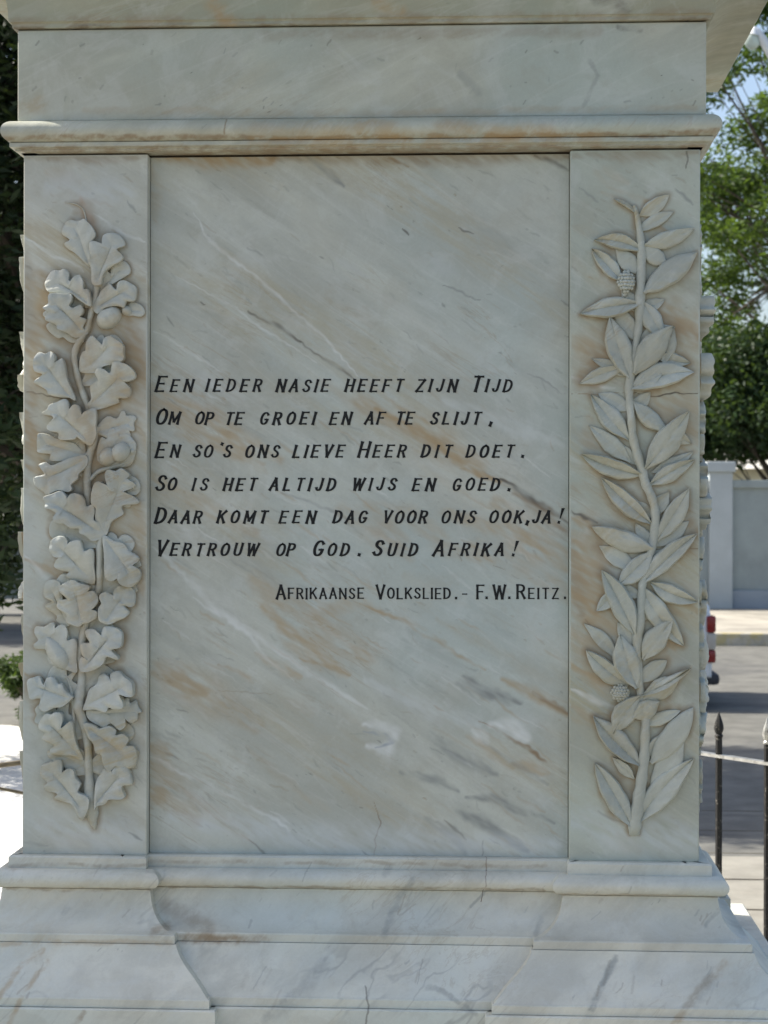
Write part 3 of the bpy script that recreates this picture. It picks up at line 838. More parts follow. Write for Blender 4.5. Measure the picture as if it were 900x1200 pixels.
LINES = [
 (458.6, [('EEN', 181, 229.6, 1), ('IEDER', 240, 310.4, 0), ('NASIE', 322.4, 389.6, 0), ('HEEFT', 403, 476, 0), ('ZIJN', 486, 539, 0), ('TIJD', 551, 603.6, 1)]),
 (497, [('OM', 181, 214, 1), ('OP', 227, 253.5, 0), ('TE', 262, 288.5, 0), ('GROEI', 303, 373, 0), ('EN', 385, 415, 0), ('AF', 426, 454.4, 0), ('TE', 462, 488.4, 0), ('SLIJT', 503, 567, 0), (',', 573, 576, 0)]),
 (535.6, [('EN', 181, 214, 1), ('SO', 225, 253, 0), ("'", 254.5, 256, 0), ('S', 260.5, 272.5, 0), ('ONS', 285.6, 331, 0), ('LIEVE', 342, 407, 0), ('HEER', 418.4, 479.6, 1), ('DIT', 492.4, 533, 0), ('DOET', 545, 605.6, 0), ('.', 610.5, 613, 0)]),
 (574.4, [('SO', 181, 210.6, 1), ('IS', 224, 247.6, 0), ('HET', 260.4, 304.4, 0), ('ALTIJD', 314.4, 397, 0), ('WIJS', 411, 468, 0), ('EN', 482, 513, 0), ('GOED', 528.6, 589, 0), ('.', 594.5, 597, 0)]),
 (612.6, [('DAAR', 180.4, 240.4, 1), ('KOMT', 253, 317, 0), ('EEN', 326, 373, 0), ('DAG', 389, 433.6, 0), ('VOOR', 447, 504.4, 0), ('ONS', 515.6, 561, 0), ('OOK', 571.6, 616.4, 0), (',', 616, 619, 0), ('JA', 622.5, 646, 0), ('!', 653, 660, 0)]),
 (650.8, [('VERTROUW', 181, 306.4, 1), ('OP', 322, 349, 0), ('GOD', 365, 413, 1), ('.', 419, 421.5, 0), ('SUID', 435.6, 493, 1), ('AFRIKA', 506, 591, 1), ('!', 599.5, 606, 0)]),
]
for b, ws in LINES:
    text_line(ws, b, 13.4, 17.0, SH, 2.6)
text_line([('AFRIKAANSE', 323, 428, 1), ('VOLKSLIED', 440, 529.5, 1), ('.', 533, 535, 0), ('-', 540.7, 547.4, 0), ('F', 558, 566.6, 2), ('.', 568.8, 571, 0), ('W', 577, 592.8, 2),
           ('.', 595.4, 597.6, 0), ('REITZ', 605, 656, 1), ('.', 660.6, 662.8, 0)], 701.4, 11.8, 15.6, 0.0, 1.9)

# ---------------------------------------------------------------- carved leaves
def catmull(P, sub=3):
    n = len(P); out = []
    for i in range(n):
        p0, p1, p2, p3 = P[i - 1], P[i], P[(i + 1) % n], P[(i + 2) % n]
        for k in range(sub):
            t = k / sub
            out.append(tuple(0.5 * ((2 * p1[j]) + (-p0[j] + p2[j]) * t + (2 * p0[j] - 5 * p1[j] + 4 * p2[j] - p3[j]) * t * t + (-p0[j] + 3 * p1[j] - 3 * p2[j] + p3[j]) * t ** 3) for j in (0, 1)))
    return out

def toX(px, py):
    P = at(px, py, -.012)
    return P.x, P.z

OUTL = []
def carved_leaf(name, outline, base, tip, lift, thick, parent, mat, groove=.25, tipup=.0):
    """lobed leaf cut in relief: undercut side wall, swelling edge, hollow along the midrib"""
    thick = thick * .80
    O = [toX(*p) for p in catmull(outline, 3)]
    OA = np.array(O); K_ = 4                      # deepen the hollows between the lobes, round the lobes out
    sm_ = sum(np.roll(OA, k, 0) for k in range(-K_, K_ + 1)) / (2 * K_ + 1)
    dv_ = (OA - sm_) * .42
    ln_ = np.linalg.norm(dv_, axis=1, keepdims=True); dv_ = dv_ * np.minimum(1, .0022 / np.maximum(ln_, 1e-6))
    O = [tuple(v) for v in OA + dv_]
    b = Vector(toX(*base)); t = Vector(toX(*tip))
    cx = sum(p[0] for p in O) / len(O); cz = sum(p[1] for p in O) / len(O)
    b = b.lerp(Vector((cx, cz)), .18); t = t.lerp(Vector((cx, cz)), .38)
    bt = t - b
    OUTL.append(np.array(O))
    n = len(O); verts = []; faces = []
    rings = [(.90, 0.0), (.975, lift * .45), (1.0, lift + thick * .42), (.99, lift + thick * .80), (.965, lift + thick * .94), (.84, lift + thick * .97), (.76, lift + thick * .98), (.68, lift + thick), (.48, lift + thick * .97), (.28, lift + thick * (.97 - groove * .7)), (.10, lift + thick * (.95 - groove * 1.1))]
    ext = max(math.hypot(x - cx, z - cz) for x, z in O)
    thick_ = thick
    axis = bt.normalized()
    L_ = (Vector(toX(*tip)) - Vector(toX(*base))).length
    nv = random.uniform(3.2, 4.2)
    ph = random.uniform(0, 6.28)
    tl = Vector((random.uniform(-1, 1), random.uniform(-1, 1))) * 9.0
    for s, d in rings:
        for i, (x, z) in enumerate(O):
            v = Vector((x, z))
            h = max(0, min(1, (v - b).dot(bt) / bt.length_squared))
            c = b + bt * h
            q = c.lerp(v, s)
            al = max(0, min(1, (q - b).dot(bt) / bt.length_squared))
            dd = d
            if d > lift * .5:
                dd = d * max(.45, 1.08 + tipup * (al - .4) + tl.x * (q.x - cx) + tl.y * (q.y - cz) - .22 * ((q.x - cx) ** 2 + (q.y - cz) ** 2) / ext ** 2) + thick * .10 * math.sin(q.x * 190 + ph) * math.cos(q.y * 170 + ph) * s
                r_ = q - b; along = r_.dot(axis); across = abs(r_.x * axis.y - r_.y * axis.x)
                wv_ = 2 * math.pi * (along - across * .8) / L_ * nv
                dd += thick * (.15 * math.cos(wv_) - .10 * max(0, math.cos(wv_)) ** 6) * min(1, across / .008) * min(1, s * 1.3)
            verts.append((q.x, YF - dd, q.y))
    m = len(rings)
    for j in range(m - 1):
        for i in range(n):
            k = (i + 1) % n
            faces.append((j * n + i, j * n + k, (j + 1) * n + k, (j + 1) * n + i))
    # midrib strip closes the middle
    last = (m - 1) * n
    verts.append((sum(verts[last + i][0] for i in range(n)) / n, YF - lift - thick * (.85 - groove), sum(verts[last + i][2] for i in range(n)) / n))
    for i in range(n):
        faces.append((last + i, last + (i + 1) % n, len(verts) - 1))
    me = bpy.data.meshes.new(name); me.from_pydata(verts, [], faces)
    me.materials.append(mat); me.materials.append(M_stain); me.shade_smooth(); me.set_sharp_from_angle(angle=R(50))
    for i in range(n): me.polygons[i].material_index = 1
    o = bpy.data.objects.new(name, me); COL.objects.link(o); o.parent = parent
    return o

def smooth_poly(P, sub=5):
    out = []
    n = len(P)
    for i in range(n - 1):
        p0, p1, p2, p3 = P[max(i - 1, 0)], P[i], P[i + 1], P[min(i + 2, n - 1)]
        for k in range(sub):
            t = k / sub
            out.append(tuple(0.5 * ((2 * p1[j]) + (-p0[j] + p2[j]) * t + (2 * p0[j] - 5 * p1[j] + 4 * p2[j] - p3[j]) * t * t + (-p0[j] + 3 * p1[j] - 3 * p2[j] + p3[j]) * t ** 3) for j in range(len(p1))))
    out.append(tuple(P[-1]))
    return out

def carved_stem(bm, pts, flat=.8):
    """pts = [(px, py, half width px, height)] ; half-round stem lying on the pilaster"""
    S = smooth_poly(pts, 5)
    OUTL.append(np.array([toX(q[0] + sg * q[2], q[1]) for sg in (-1, 1) for q in S]))
    rings = []
    for i, (x, y, r, h) in enumerate(S):
        a = S[max(i - 1, 0)]; c = S[min(i + 1, len(S) - 1)]
        dx, dy = c[0] - a[0], c[1] - a[1]; l = math.hypot(dx, dy) or 1
        nx, ny = -dy / l, dx / l
        ring = []
        r = r * (1 + .08 * math.sin(i * 1.3))
        for k in range(9):
            th = math.pi * k / 8
            u = math.cos(th) * r
            d = (math.sin(th) ** .7) * h
            if k in (0, 8): u *= .82
            X, Z = toX(x + nx * u, y + ny * u)
            ring.append(bm.verts.new((X, YF - d + (.001 if k in (0, 8) else 0), Z)))
        rings.append(ring)
    fs = []
    for r0, r1 in zip(rings, rings[1:]):
        for k in range(8):
            fs.append(bm.faces.new((r0[k], r0[k + 1], r1[k + 1], r1[k])))
    fs.append(bm.faces.new(rings[0])); fs.append(bm.faces.new(rings[-1][::-1]))
    bmesh.ops.recalc_face_normals(bm, faces=fs)

def lump(name, px, py, rx, ry, ang, depth, lift, parent, mat, point=0.0, cup=False):
    """acorn or berry: an ellipsoid cut off at the stone, optionally pointed, with a cup ridge"""
    verts = []; faces = []
    NU, NV = 14, 8
    ca, sa = math.cos(R(ang)), math.sin(R(ang))
    for j in range(NV + 1):
        th = math.pi / 2 * j / NV
        for i in range(NU):
            ph = 2 * math.pi * i / NU
            u = math.cos(ph) * math.cos(th); v = math.sin(ph) * math.cos(th)
            w = math.sin(th)
            if point and u > 0: u *= 1 + point * max(0, 1 - abs(v) * 2.2) * u
            k = 1.0
            if cup and u < -.15: k = 1.10
            X, Z = toX(px + (u * rx * k * ca - v * ry * k * sa), py + (u * rx * k * sa + v * ry * k * ca))
            verts.append((X, YF - lift * (1 if j else 0) - w * depth * k, Z))
    for j in range(NV):
        for i in range(NU):
            k = (i + 1) % NU
            faces.append((j * NU + i, j * NU + k, (j + 1) * NU + k, (j + 1) * NU + i))
    return mesh_obj(name, verts, faces, mat, parent, smooth=True, sharp=70)

def Z6(ox, oy, pts):
    return [(ox + x / 6, oy + y / 6) for x, y in pts]

O1, O2, O3, O4, O5, O6, O7, O8 = (30, 225), (30, 320), (30, 400), (30, 490), (30, 580), (30, 670), (30, 770), (30, 860)
lo, mi, hi = .004, .009, .014
OAK = [
 (O1, [(450,520),(400,480),(345,430),(300,400),(275,365),(300,335),(262,300),(258,265),(275,225),(310,198),(350,200),(385,195),(410,190),(440,215),(470,250),(488,300),(470,345),(455,400),(462,460)], (450,520), (330,200), lo, .011),
 (O1, [(480,645),(468,560),(455,500),(462,460),(450,400),(455,360),(490,350),(530,375),(545,310),(590,290),(640,295),(680,330),(690,375),(650,405),(680,450),(665,490),(620,520),(570,560),(545,610),(530,650)], (505,645), (640,330), mi, .010),
 (O2, [(445,230),(380,190),(330,155),(280,155),(215,140),(160,125),(138,80),(150,30),(190,-15),(240,-20),(275,-25),(305,0),(310,45),(335,55),(345,35),(380,20),(410,60),(420,110),(445,120),(460,160),(465,220)], (450,220), (190,60), mi, .013),
 (O2, [(480,240),(520,150),(545,115),(570,90),(590,75),(620,100),(640,110),(650,75),(690,55),(740,75),(775,110),(770,180),(740,200),(710,205),(690,240),(640,235),(560,250),(510,280)], (500,240), (730,110), lo, .014),
 (O2, [(730,215),(775,212),(815,235),(828,275),(800,300),(750,295),(715,285)], (725,260), (812,260), .001, .006),
 (O2, [(420,430),(350,450),(290,420),(240,400),(220,370),(180,350),(158,335),(165,305),(200,300),(150,262),(155,240),(175,215),(185,165),(230,150),(280,155),(330,160),(335,200),(325,230),(350,245),(390,230),(410,260),(405,290),(395,310),(425,330),(410,380),(430,410)], (410,420), (200,190), hi, .015),
 (O2, [(385,690),(380,620),(400,560),(420,540),(430,490),(460,450),(490,460),(520,510),(545,500),(560,465),(600,450),(650,475),(690,510),(695,560),(690,610),(640,640),(560,660),(520,690),(480,700)], (440,680), (620,500), mi, .013),
 (O3, [(310,400),(250,395),(180,375),(155,345),(100,310),(85,285),(125,240),(85,215),(70,170),(80,120),(110,85),(150,90),(185,80),(215,110),(220,160),(240,150),(265,130),(285,180),(300,260),(330,340),(350,410)], (320,400), (120,130), hi, .016),
 (O3, [(440,440),(460,400),(460,330),(490,290),(510,270),(497,225),(520,195),(560,200),(600,215),(620,160),(660,150),(720,170),(765,215),(765,260),(720,285),(700,290),(735,330),(730,380),(700,400),(660,405),(650,430),(590,455),(520,475),(460,480)], (450,450), (700,220), mi, .012),
 (O3, [(430,720),(370,680),(340,690),(250,690),(235,650),(180,630),(165,595),(200,560),(190,530),(140,515),(130,500),(160,480),(180,450),(230,430),(290,415),(315,470),(320,490),(345,455),(380,460),(405,510),(420,500),(440,490),(490,480),(503,540),(500,600),(500,660),(470,720)], (450,710), (190,490), hi, .012),
 (O4, [(430,265),(330,290),(190,300),(175,260),(100,240),(85,200),(88,130),(110,110),(170,120),(240,150),(330,175),(380,215)], (410,260), (110,170), lo, .012),
 (O4, [(420,265),(300,290),(200,325),(150,312),(105,330),(130,360),(125,395),(65,425),(80,480),(130,520),(160,540),(230,515),(300,520),(330,500),(330,470),(370,430),(385,390),(430,330)], (420,290), (110,430), mi, .013),
 (O4, [(505,290),(520,150),(560,140),(580,90),(610,70),(640,90),(660,115),(710,115),(750,150),(770,190),(760,260),(720,330),(600,340)], (520,290), (680,130), .001, .008),
 (O4, [(500,720),(495,640),(470,590),(480,500),(510,455),(550,465),(590,500),(570,430),(575,380),(600,365),(640,370),(680,358),(730,395),(725,425),(765,460),(755,490),(700,520),(740,540),(790,580),(770,605),(690,620),(685,670),(650,700),(600,740),(560,810)], (540,780), (700,420), mi, .013),
 (O5, [(560,280),(480,320),(430,290),(390,270),(375,240),(330,235),(280,205),(235,195),(215,165),(240,150),(200,110),(160,90),(155,60),(150,20),(200,-5),(260,-20),(300,10),(315,35),(330,0),(360,-8),(400,5),(425,40),(440,75),(475,70),(492,110),(490,170),(530,200),(565,240)], (540,280), (190,50), hi, .015),
 (O5, [(480,620),(400,610),(330,600),(290,570),(300,545),(250,530),(210,500),(225,460),(245,445),(205,430),(180,390),(190,330),(240,295),(290,305),(310,345),(330,330),(390,325),(420,385),(475,390),(480,500)], (460,590), (220,340), mi, .013),
 (O5, [(560,290),(620,320),(690,345),(730,390),(785,430),(790,465),(760,490),(800,530),(800,590),(750,640),(690,635),(655,600),(645,570),(620,600),(580,590),(560,540),(555,420),(545,330)], (560,300), (770,590), mi, .012),
 (O6, [(290,380),(220,350),(210,310),(150,260),(150,230),(185,215),(140,180),(128,140),(145,80),(190,60),(235,75),(250,120),(260,180),(275,260),(300,330)], (290,370), (170,100), lo, .009),
 (O6, [(370,380),(300,350),(290,300),(240,260),(232,225),(255,200),(300,195),(260,150),(250,110),(290,75),(340,60),(390,80),(450,100),(450,130),(440,150),(480,138),(510,170),(515,210),(490,250),(480,265),(505,280),(500,320),(450,355),(410,365)], (390,370), (340,90), hi, .013),
 (O6, [(560,360),(525,330),(520,260),(535,220),(525,180),(545,150),(590,150),(615,175),(630,130),(670,100),(730,108),(765,150),(765,220),(740,245),(705,245),(725,285),(700,320),(650,345),(600,365)], (570,350), (710,140), mi, .014),
 (O6, [(360,700),(300,690),(180,640),(150,560),(80,540),(65,510),(85,480),(68,430),(80,390),(130,385),(180,362),(205,375),(215,415),(240,380),(280,385),(298,430),(300,475),(340,475),(362,520),(360,620)], (340,680), (110,410), mi, .009),
 (O6, [(400,690),(395,610),(420,600),(400,570),(392,520),(410,500),(450,490),(430,450),(430,415),(470,402),(510,420),(535,440),(550,400),(580,383),(640,395),(680,430),(685,490),(670,530),(625,550),(655,590),(650,615),(590,600),(560,640),(520,670),(470,690)], (420,680), (630,430), hi, .013),
 (O7, [(430,380),(500,375),(590,360),(700,290),(730,320),(770,310),(790,350),(810,385),(790,400),(780,440),(740,460),(700,440),(700,480),(660,510),(600,475),(550,495),(490,470),(440,430)], (440,395), (780,370), lo, .010),
 (O7, [(330,290),(270,340),(210,355),(150,375),(110,350),(105,295),(50,290),(25,240),(20,170),(60,145),(100,140),(130,180),(150,190),(160,150),(205,145),(235,180),(265,190),(290,230),(330,270)], (320,290), (50,190), hi, .012),
 (O7, [(410,360),(430,290),(450,230),(500,185),(520,135),(555,118),(590,135),(605,155),(610,115),(660,100),(700,130),(750,170),(765,215),(760,265),(720,270),(680,265),(695,310),(690,350),(640,362),(595,355),(570,380),(500,370),(440,370)], (430,340), (730,190), hi, .014),
 (O7, [(400,720),(330,700),(270,695),(190,680),(175,650),(190,620),(130,580),(130,550),(155,535),(105,500),(110,450),(150,400),(190,395),(220,385),(260,395),(270,440),(265,485),(300,465),(335,455),(350,530),(370,620)], (385,700), (150,430), mi, .014),
 (O7, [(420,470),(490,480),(530,495),(590,485),(635,510),(645,540),(690,540),(725,575),(720,615),(760,630),(780,680),(770,750),(720,780),(640,770),(590,800),(550,740),(535,690),(500,665),(480,600),(450,560)], (435,490), (740,710), mi, .014),
 (O8, [(400,600),(340,510),(290,480),(215,455),(220,420),(160,400),(135,370),(150,340),(115,300),(110,250),(130,215),(190,195),(245,185),(262,220),(270,260),(300,245),(345,255),(360,300),(388,350),(380,400),(420,430),(450,480)], (410,540), (160,240), mi, .013),
 (O8, [(490,520),(490,420),(500,340),(530,280),(570,240),(600,260),(620,240),(655,205),(690,230),(720,240),(740,290),(745,350),(690,370),(700,430),(670,455),(600,460),(560,490),(510,505)], (500,480), (690,260), mi, .013),
]
bm = bmesh.new()
carved_stem(bm, [(110, 973, 1.0, .004), (107, 958, 7.5, .010), (105, 945, 10, .013), (104, 925, 7, .014), (103, 900, 5.2, .014), (102, 872, 5.2, .014), (96, 845, 5.6, .015), (91, 828, 7, .017), (93, 812, 6.5, .014), (95, 795, 5, .012), (93, 770, 5, .012), (98, 738, 5, .012), (106, 712, 4.6, .012), (115, 690, 4.6, .012), (116, 665, 4.6, .013), (116, 640, 4.4, .013), (119, 626, 4, .012)])
carved_stem(bm, [(103, 594, 2.5, .010), (102, 580, 5, .012), (101, 562, 5.2, .013), (102, 540, 5, .012), (108, 520, 4.6, .012), (112, 500, 4.4, .012)])
carved_stem(bm, [(103, 480, 4, .010), (99, 468, 4.2, .011), (91, 445, 4, .011), (87, 425, 3.8, .011), (87, 412, 4.2, .012), (93, 398, 4.6, .012), (101, 385, 4.2, .012), (106, 365, 4, .012), (111, 350, 4.4, .012), (113, 333, 4.2, .012), (114, 325, 3.8, .012)])
carved_stem(bm, [(105, 562, 2.5, .010), (114, 553, 3, .010), (128, 548, 3, .010), (142, 544, 3, .009), (151, 538, 2.5, .007)])
carved_stem(bm, [(86, 848, 2.5, .010), (84, 818, 2.5, .010), (79, 797, 2.2, .009), (72, 789, 2.2, .008)])
carved_stem(bm, [(118, 325, 1.5, .004), (100, 260, .9, .0035), (98, 250, .9, .003), (95, 243, .8, .0025), (87, 238, .7, .002), (76, 236, .5, .001)][1:])
oak = bm_obj('oak_branch', bm, M_oak, PL.parent, smooth=True, sharp=60)
for orig, out, b, t, lift, th in OAK:
    P = Z6(*orig, out)
    carved_leaf('oak_leaf', P, Z6(*orig, [b])[0], Z6(*orig, [t])[0], lift, th, oak, M_oak, groove=random.uniform(.12, .26), tipup=random.uniform(.05, .3))
rfo = random.Random(5)
for (sx, sy, sd) in [(112, 345, 1), (108, 352, -1), (92, 400, -1), (95, 420, 1), (93, 450, 1), (110, 508, -1), (112, 505, 1), (102, 560, -1), (106, 590, 1), (116, 640, -1), (118, 650, 1), (114, 700, -1), (112, 702, 1), (97, 745, 1), (94, 775, -1), (95, 812, 1), (92, 822, -1), (101, 862, -1), (104, 868, 1), (104, 905, -1), (104, 900, 1)]:
    src_ = OAK[rfo.randrange(13, 22)]
    P0 = Z6(*src_[0], src_[1]); B0 = Z6(*src_[0], [src_[2]])[0]; T0 = Z6(*src_[0], [src_[3]])[0]
    a0_ = math.atan2(T0[1] - B0[1], T0[0] - B0[0]); a1_ = -R(rfo.uniform(10, 60)) if sd > 0 else math.pi + R(rfo.uniform(10, 60))
    k_ = rfo.uniform(.75, .98); ca_, sa_ = math.cos(a1_ - a0_) * k_, math.sin(a1_ - a0_) * k_
    tf = lambda p: (sx + (p[0] - B0[0]) * ca_ - (p[1] - B0[1]) * sa_, sy + (p[0] - B0[0]) * sa_ + (p[1] - B0[1]) * ca_)
    carved_leaf('oak_leaf', [tf(p) for p in P0], tf(B0), tf(T0), .001, rfo.uniform(.005, .008), oak, M_oak, groove=.25)
lump('acorn', 127.5, 371.5, 15.5, 11.5, -35, .020, .004, oak, M_oak, cup=True)
lump('acorn', 147.5, 363.5, 6, 6, 0, .012, .003, oak, M_oak)
lump('acorn', 126.5, 535, 10, 11, 30, .016, .008, oak, M_oak)
lump('acorn', 141, 530, 13, 10.5, -50, .018, .008, oak, M_oak)
lump('acorn', 154.5, 529, 3.5, 5, 0, .009, .002, oak, M_oak)
lump('acorn', 66, 765, 21, 10.5, -122, .017, .009, oak, M_oak, point=.12, cup=True)

L1, L2, L3, L4, L5, L6, L7, L8 = (670, 220), (670, 310), (670, 400), (670, 490), (670, 590), (670, 680), (670, 780), (670, 860)
# (panel, base, tip, half width, side bend, lift, height, tip rise, crease)
LAU = [
 (L1, (480,190), (690,42), 55, 20, .000, .006, .2, .2),
 (L1, (450,170), (300,74), 18, 26, .003, .008, .0, .0),
 (L1, (500,440), (160,365), 58, 55, .004, .011, .2, .35),
 (L1, (350,650), (142,425), 62, 5, .003, .009, .5, .5),
 (L1, (515,400), (862,285), 62, 25, .004, .012, .0, .15),
 (L1, (500,410), (680,540), 62, 25, .001, .009, .0, .1),
 (L1, (505,735), (885,448), 88, -18, .006, .014, .2, .12),
 (L2, (490,270), (58,345), 72, 26, .006, .014, .1, .3),
 (L2, (490,250), (655,540), 72, -12, .003, .010, .0, .2),
 (L2, (650,700), (722,440), 58, -20, .001, .009, .2, .2),
 (L2, (600,640), (838,690), 52, 20, .001, .009, .3, .5),
 (L2, (410,800), (268,362), 92, -22, .007, .015, .2, .1),
 (L2, (440,770), (708,432), 92, -28, .009, .014, .4, .1),
 (L3, (370,180), (55,297), 55, 20, .002, .010, .1, .2),
 (L3, (410,330), (862,215), 92, -62, .006, .015, .0, .25),
 (L3, (440,320), (640,215), 60, 20, .006, .012, .0, .0),
 (L3, (405,690), (135,372), 75, -18, .003, .011, .3, .25),
 (L3, (435,420), (690,640), 62, 35, .004, .010, .1, .15),
 (L4, (680,130), (842,180), 48, -30, .001, .010, .2, .2),
 (L4, (520,355), (828,-52), 92, 12, .008, .015, .2, .08),
 (L4, (420,310), (125,50), 62, 12, .000, .008, .1, .2),
 (L4, (490,400), (68,252), 70, -36, .007, .014, .1, .4),
 (L4, (565,380), (860,235), 50, 32, .000, .006, .1, .2),
 (L4, (545,470), (866,292), 62, -12, .005, .012, .0, .2),
 (L4, (560,740), (210,418), 72, -20, .005, .012, .1, .35),
 (L4, (600,860), (828,495), 75, 10, .004, .012, .2, .2),
 (L5, (450,480), (195,300), 66, 15, .000, .006, .2, .2),
 (L5, (570,320), (142,165), 76, -32, .008, .014, .1, .1),
 (L5, (330,570), (570,335), 78, 12, .007, .013, .1, .1),
 (L5, (500,560), (885,212), 74, -28, .006, .015, .3, .2),
 (L6, (330,60), (176,218), 55, -5, .001, .009, .1, .2),
 (L5, (560,560), (888,692), 68, 30, .005, .012, .1, .35),
 (L6, (440,380), (212,-70), 88, 18, .008, .014, .1, .2),
 (L6, (480,40), (792,466), 84, 38, .004, .012, .1, .25),
 (L6, (500,560), (710,278), 82, -18, .006, .014, .4, .0),
 (L6, (330,560), (88,308), 50, 20, .000, .006, .1, .2),
 (L6, (460,760), (340,378), 96, -20, .008, .016, .1, .1),
 (L6, (400,740), (102,494), 74, -28, .005, .014, .1, .2),
 (L7, (500,250), (765,88), 76, -20, .002, .012, .1, .1),
 (L7, (490,210), (838,20), 36, 20, .008, .016, .1, .2),
 (L7, (430,370), (620,250), 70, 10, .008, .012, .0, .1),
 (L7, (480,215), (290,480), 84, 28, .009, .014, .0, .05),
 (L7, (560,690), (858,296), 92, 40, .002, .010, .1, .1),
 (L7, (480,700), (152,358), 84, -22, .007, .014, .3, .35),
 (L8, (560,400), (790,40), 86, 20, .001, .008, .0, .1),
 (L8, (440,320), (290,170), 42, 8, .001, .010, .0, .1),
 (L8, (420,650), (165,208), 82, 14, .006, .014, .1, .2),
 (L8, (470,620), (858,178), 92, -50, .004, .013, .3, .3),
]
def pointed_leaf(orig, b, t, hw, bend, lift, th, tipup, crease, parent):
    bx, by = Z6(*orig, [b])[0]; tx, ty = Z6(*orig, [t])[0]
    hw = hw / 6 * .98; bend = bend / 6
    NT_, NU_ = 22, 12
    th = th * .85
    dx, dy = tx - bx, ty - by; l = math.hypot(dx, dy); ux, uy = dx / l, dy / l; nx, ny = -uy, ux
    verts = []; faces = []; rows = []
    latt = random.uniform(-.35, .35); ridge = random.choice((0, 0, .25, .35)) if crease < .2 else 0; asym = random.uniform(-.12, .12); ph = random.uniform(0, 6.28)
    for i in range(NT_ + 1):
        t_ = i / NT_
        w = hw * (math.sin(math.pi * min(1, t_ ** .92)) ** .86 if 0 < t_ < 1 else 0)
        w = max(w, hw * (.16 * (1 - t_)) if t_ < .5 else .25)
        w *= 1 + .05 * math.sin(t_ * 9 + ph) + .025 * math.sin(t_ * 23 + 2 * ph)
        cx = bx + dx * t_ + nx * bend * 4 * t_ * (1 - t_) * .5
        cy = by + dy * t_ + ny * bend * 4 * t_ * (1 - t_) * .5
        row = []
        us = [-1 + 2 * k / NU_ for k in range(NU_ + 1)]
        cols = [(-.86, 0)] + [(-.99, 1)] + [(u, 2) for u in us] + [(.99, 1)] + [(.86, 0)]
        for u, kind in cols:
            uu = u * (1 + asym * (1 if u > 0 else -1))
            rise = .88 * (lift + th * (.45 + .65 * math.sin(math.pi * min(1, .12 + t_ * .8)))) * (1 + tipup * max(0, t_ - .5))
            edge = max(.0, 1 - abs(u)) ** .5
            prof = (.66 + .30 * min(1, edge * 2.6)) - crease * 1.1 * max(0, 1 - abs(u) * 1.25) + ridge * max(0, 1 - abs(u) * 1.1) - .10 * max(0, 1 - abs(u) * 7) + .07 * math.sin(7 * t_ + 3 * u + ph) + .035 * math.cos((t_ * 9 - abs(u) * 2.2) * 3.1)
            d = rise * prof * (1 + latt * u)
            if kind == 0: d = 0 if t_ < .97 else rise * .2
            elif kind == 1: d = rise * .42
            X, Z = toX(cx + nx * uu * w, cy + ny * uu * w)
            row.append(len(verts)); verts.append((X, YF - d, Z))
        rows.append(row)
    OUTL.append(np.array([(verts[r[1]][0], verts[r[1]][2]) for r in rows] + [(verts[r[-2]][0], verts[r[-2]][2]) for r in rows[::-1]]))
    for r0, r1 in zip(rows, rows[1:]):
        for k in range(len(r0) - 1):
            faces.append((r0[k], r0[k + 1], r1[k + 1], r1[k]))
    faces.append(tuple(rows[0])); faces.append(tuple(rows[-1][::-1]))
    me = bpy.data.meshes.new('laurel_leaf'); me.from_pydata(verts, [], faces)
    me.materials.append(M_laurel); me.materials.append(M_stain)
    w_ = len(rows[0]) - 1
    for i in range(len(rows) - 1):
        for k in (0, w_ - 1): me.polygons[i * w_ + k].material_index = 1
    me.shade_smooth(); me.set_sharp_from_angle(angle=R(60))
    o = bpy.data.objects.new('laurel_leaf', me); COL.objects.link(o); o.parent = parent
    return o
bm = bmesh.new()
carved_stem(bm, [(744, 980, 6, .006), (744, 972, 8, .014), (746, 955, 8.5, .015), (749, 935, 8, .015), (752, 915, 7, .015), (755, 890, 6.5, .015), (756, 865, 6, .015), (757, 838, 6, .015), (753, 822, 8, .016)])
carved_stem(bm, [(752, 822, 5, .010), (749, 790, 5, .010), (747, 755, 6, .013), (749, 735, 7, .014), (752, 705, 5.6, .014), (753, 685, 5.5, .014), (757, 668, 5, .013), (764, 642, 5.5, .014), (768, 620, 6.2, .015), (768, 600, 5.8, .015), (764, 583, 5.6, .015), (757, 567, 6, .016), (753, 552, 6, .016), (747, 532, 6, .015), (742, 512, 5.4, .015), (740, 490, 5.4, .015), (738, 468, 5, .014), (738, 450, 6, .014), (742, 425, 5, .013), (746, 400, 5, .013), (749, 378, 5.4, .014), (750, 357, 6.4, .015), (751, 335, 6, .014), (752, 310, 5.8, .014), (752, 288, 5.4, .013), (749, 265, 4, .011), (746, 248, 3, .009), (743, 240, 2.4, .007)])
carved_stem(bm, [(731, 347, 2.4, .008), (735, 341, 3, .010), (734, 333, 3, .010)])
laurel = bm_obj('laurel_branch', bm, M_laurel, mon, smooth=True, sharp=60)
for a in LAU:
    pointed_leaf(*a, laurel)
rfl = random.Random(77)
for (sx, sy) in [(748, 270), (751, 320), (750, 365), (748, 400), (740, 440), (738, 480), (742, 515), (750, 545), (758, 575), (767, 605), (766, 640), (754, 670), (752, 700), (748, 730), (749, 770), (752, 800), (756, 850), (754, 890), (750, 915)]:
    for sd in (-1, 1):
        if rfl.random() < .62:
            an = R(rfl.uniform(18, 62)); ln = rfl.uniform(190, 310)
            pointed_leaf((0, 0), (sx * 6, sy * 6), (sx * 6 + sd * ln * math.cos(an), sy * 6 - ln * math.sin(an)), rfl.uniform(45, 68), rfl.uniform(-25, 25), 0.0, rfl.uniform(.004, .007), .1, rfl.uniform(.1, .3), laurel)
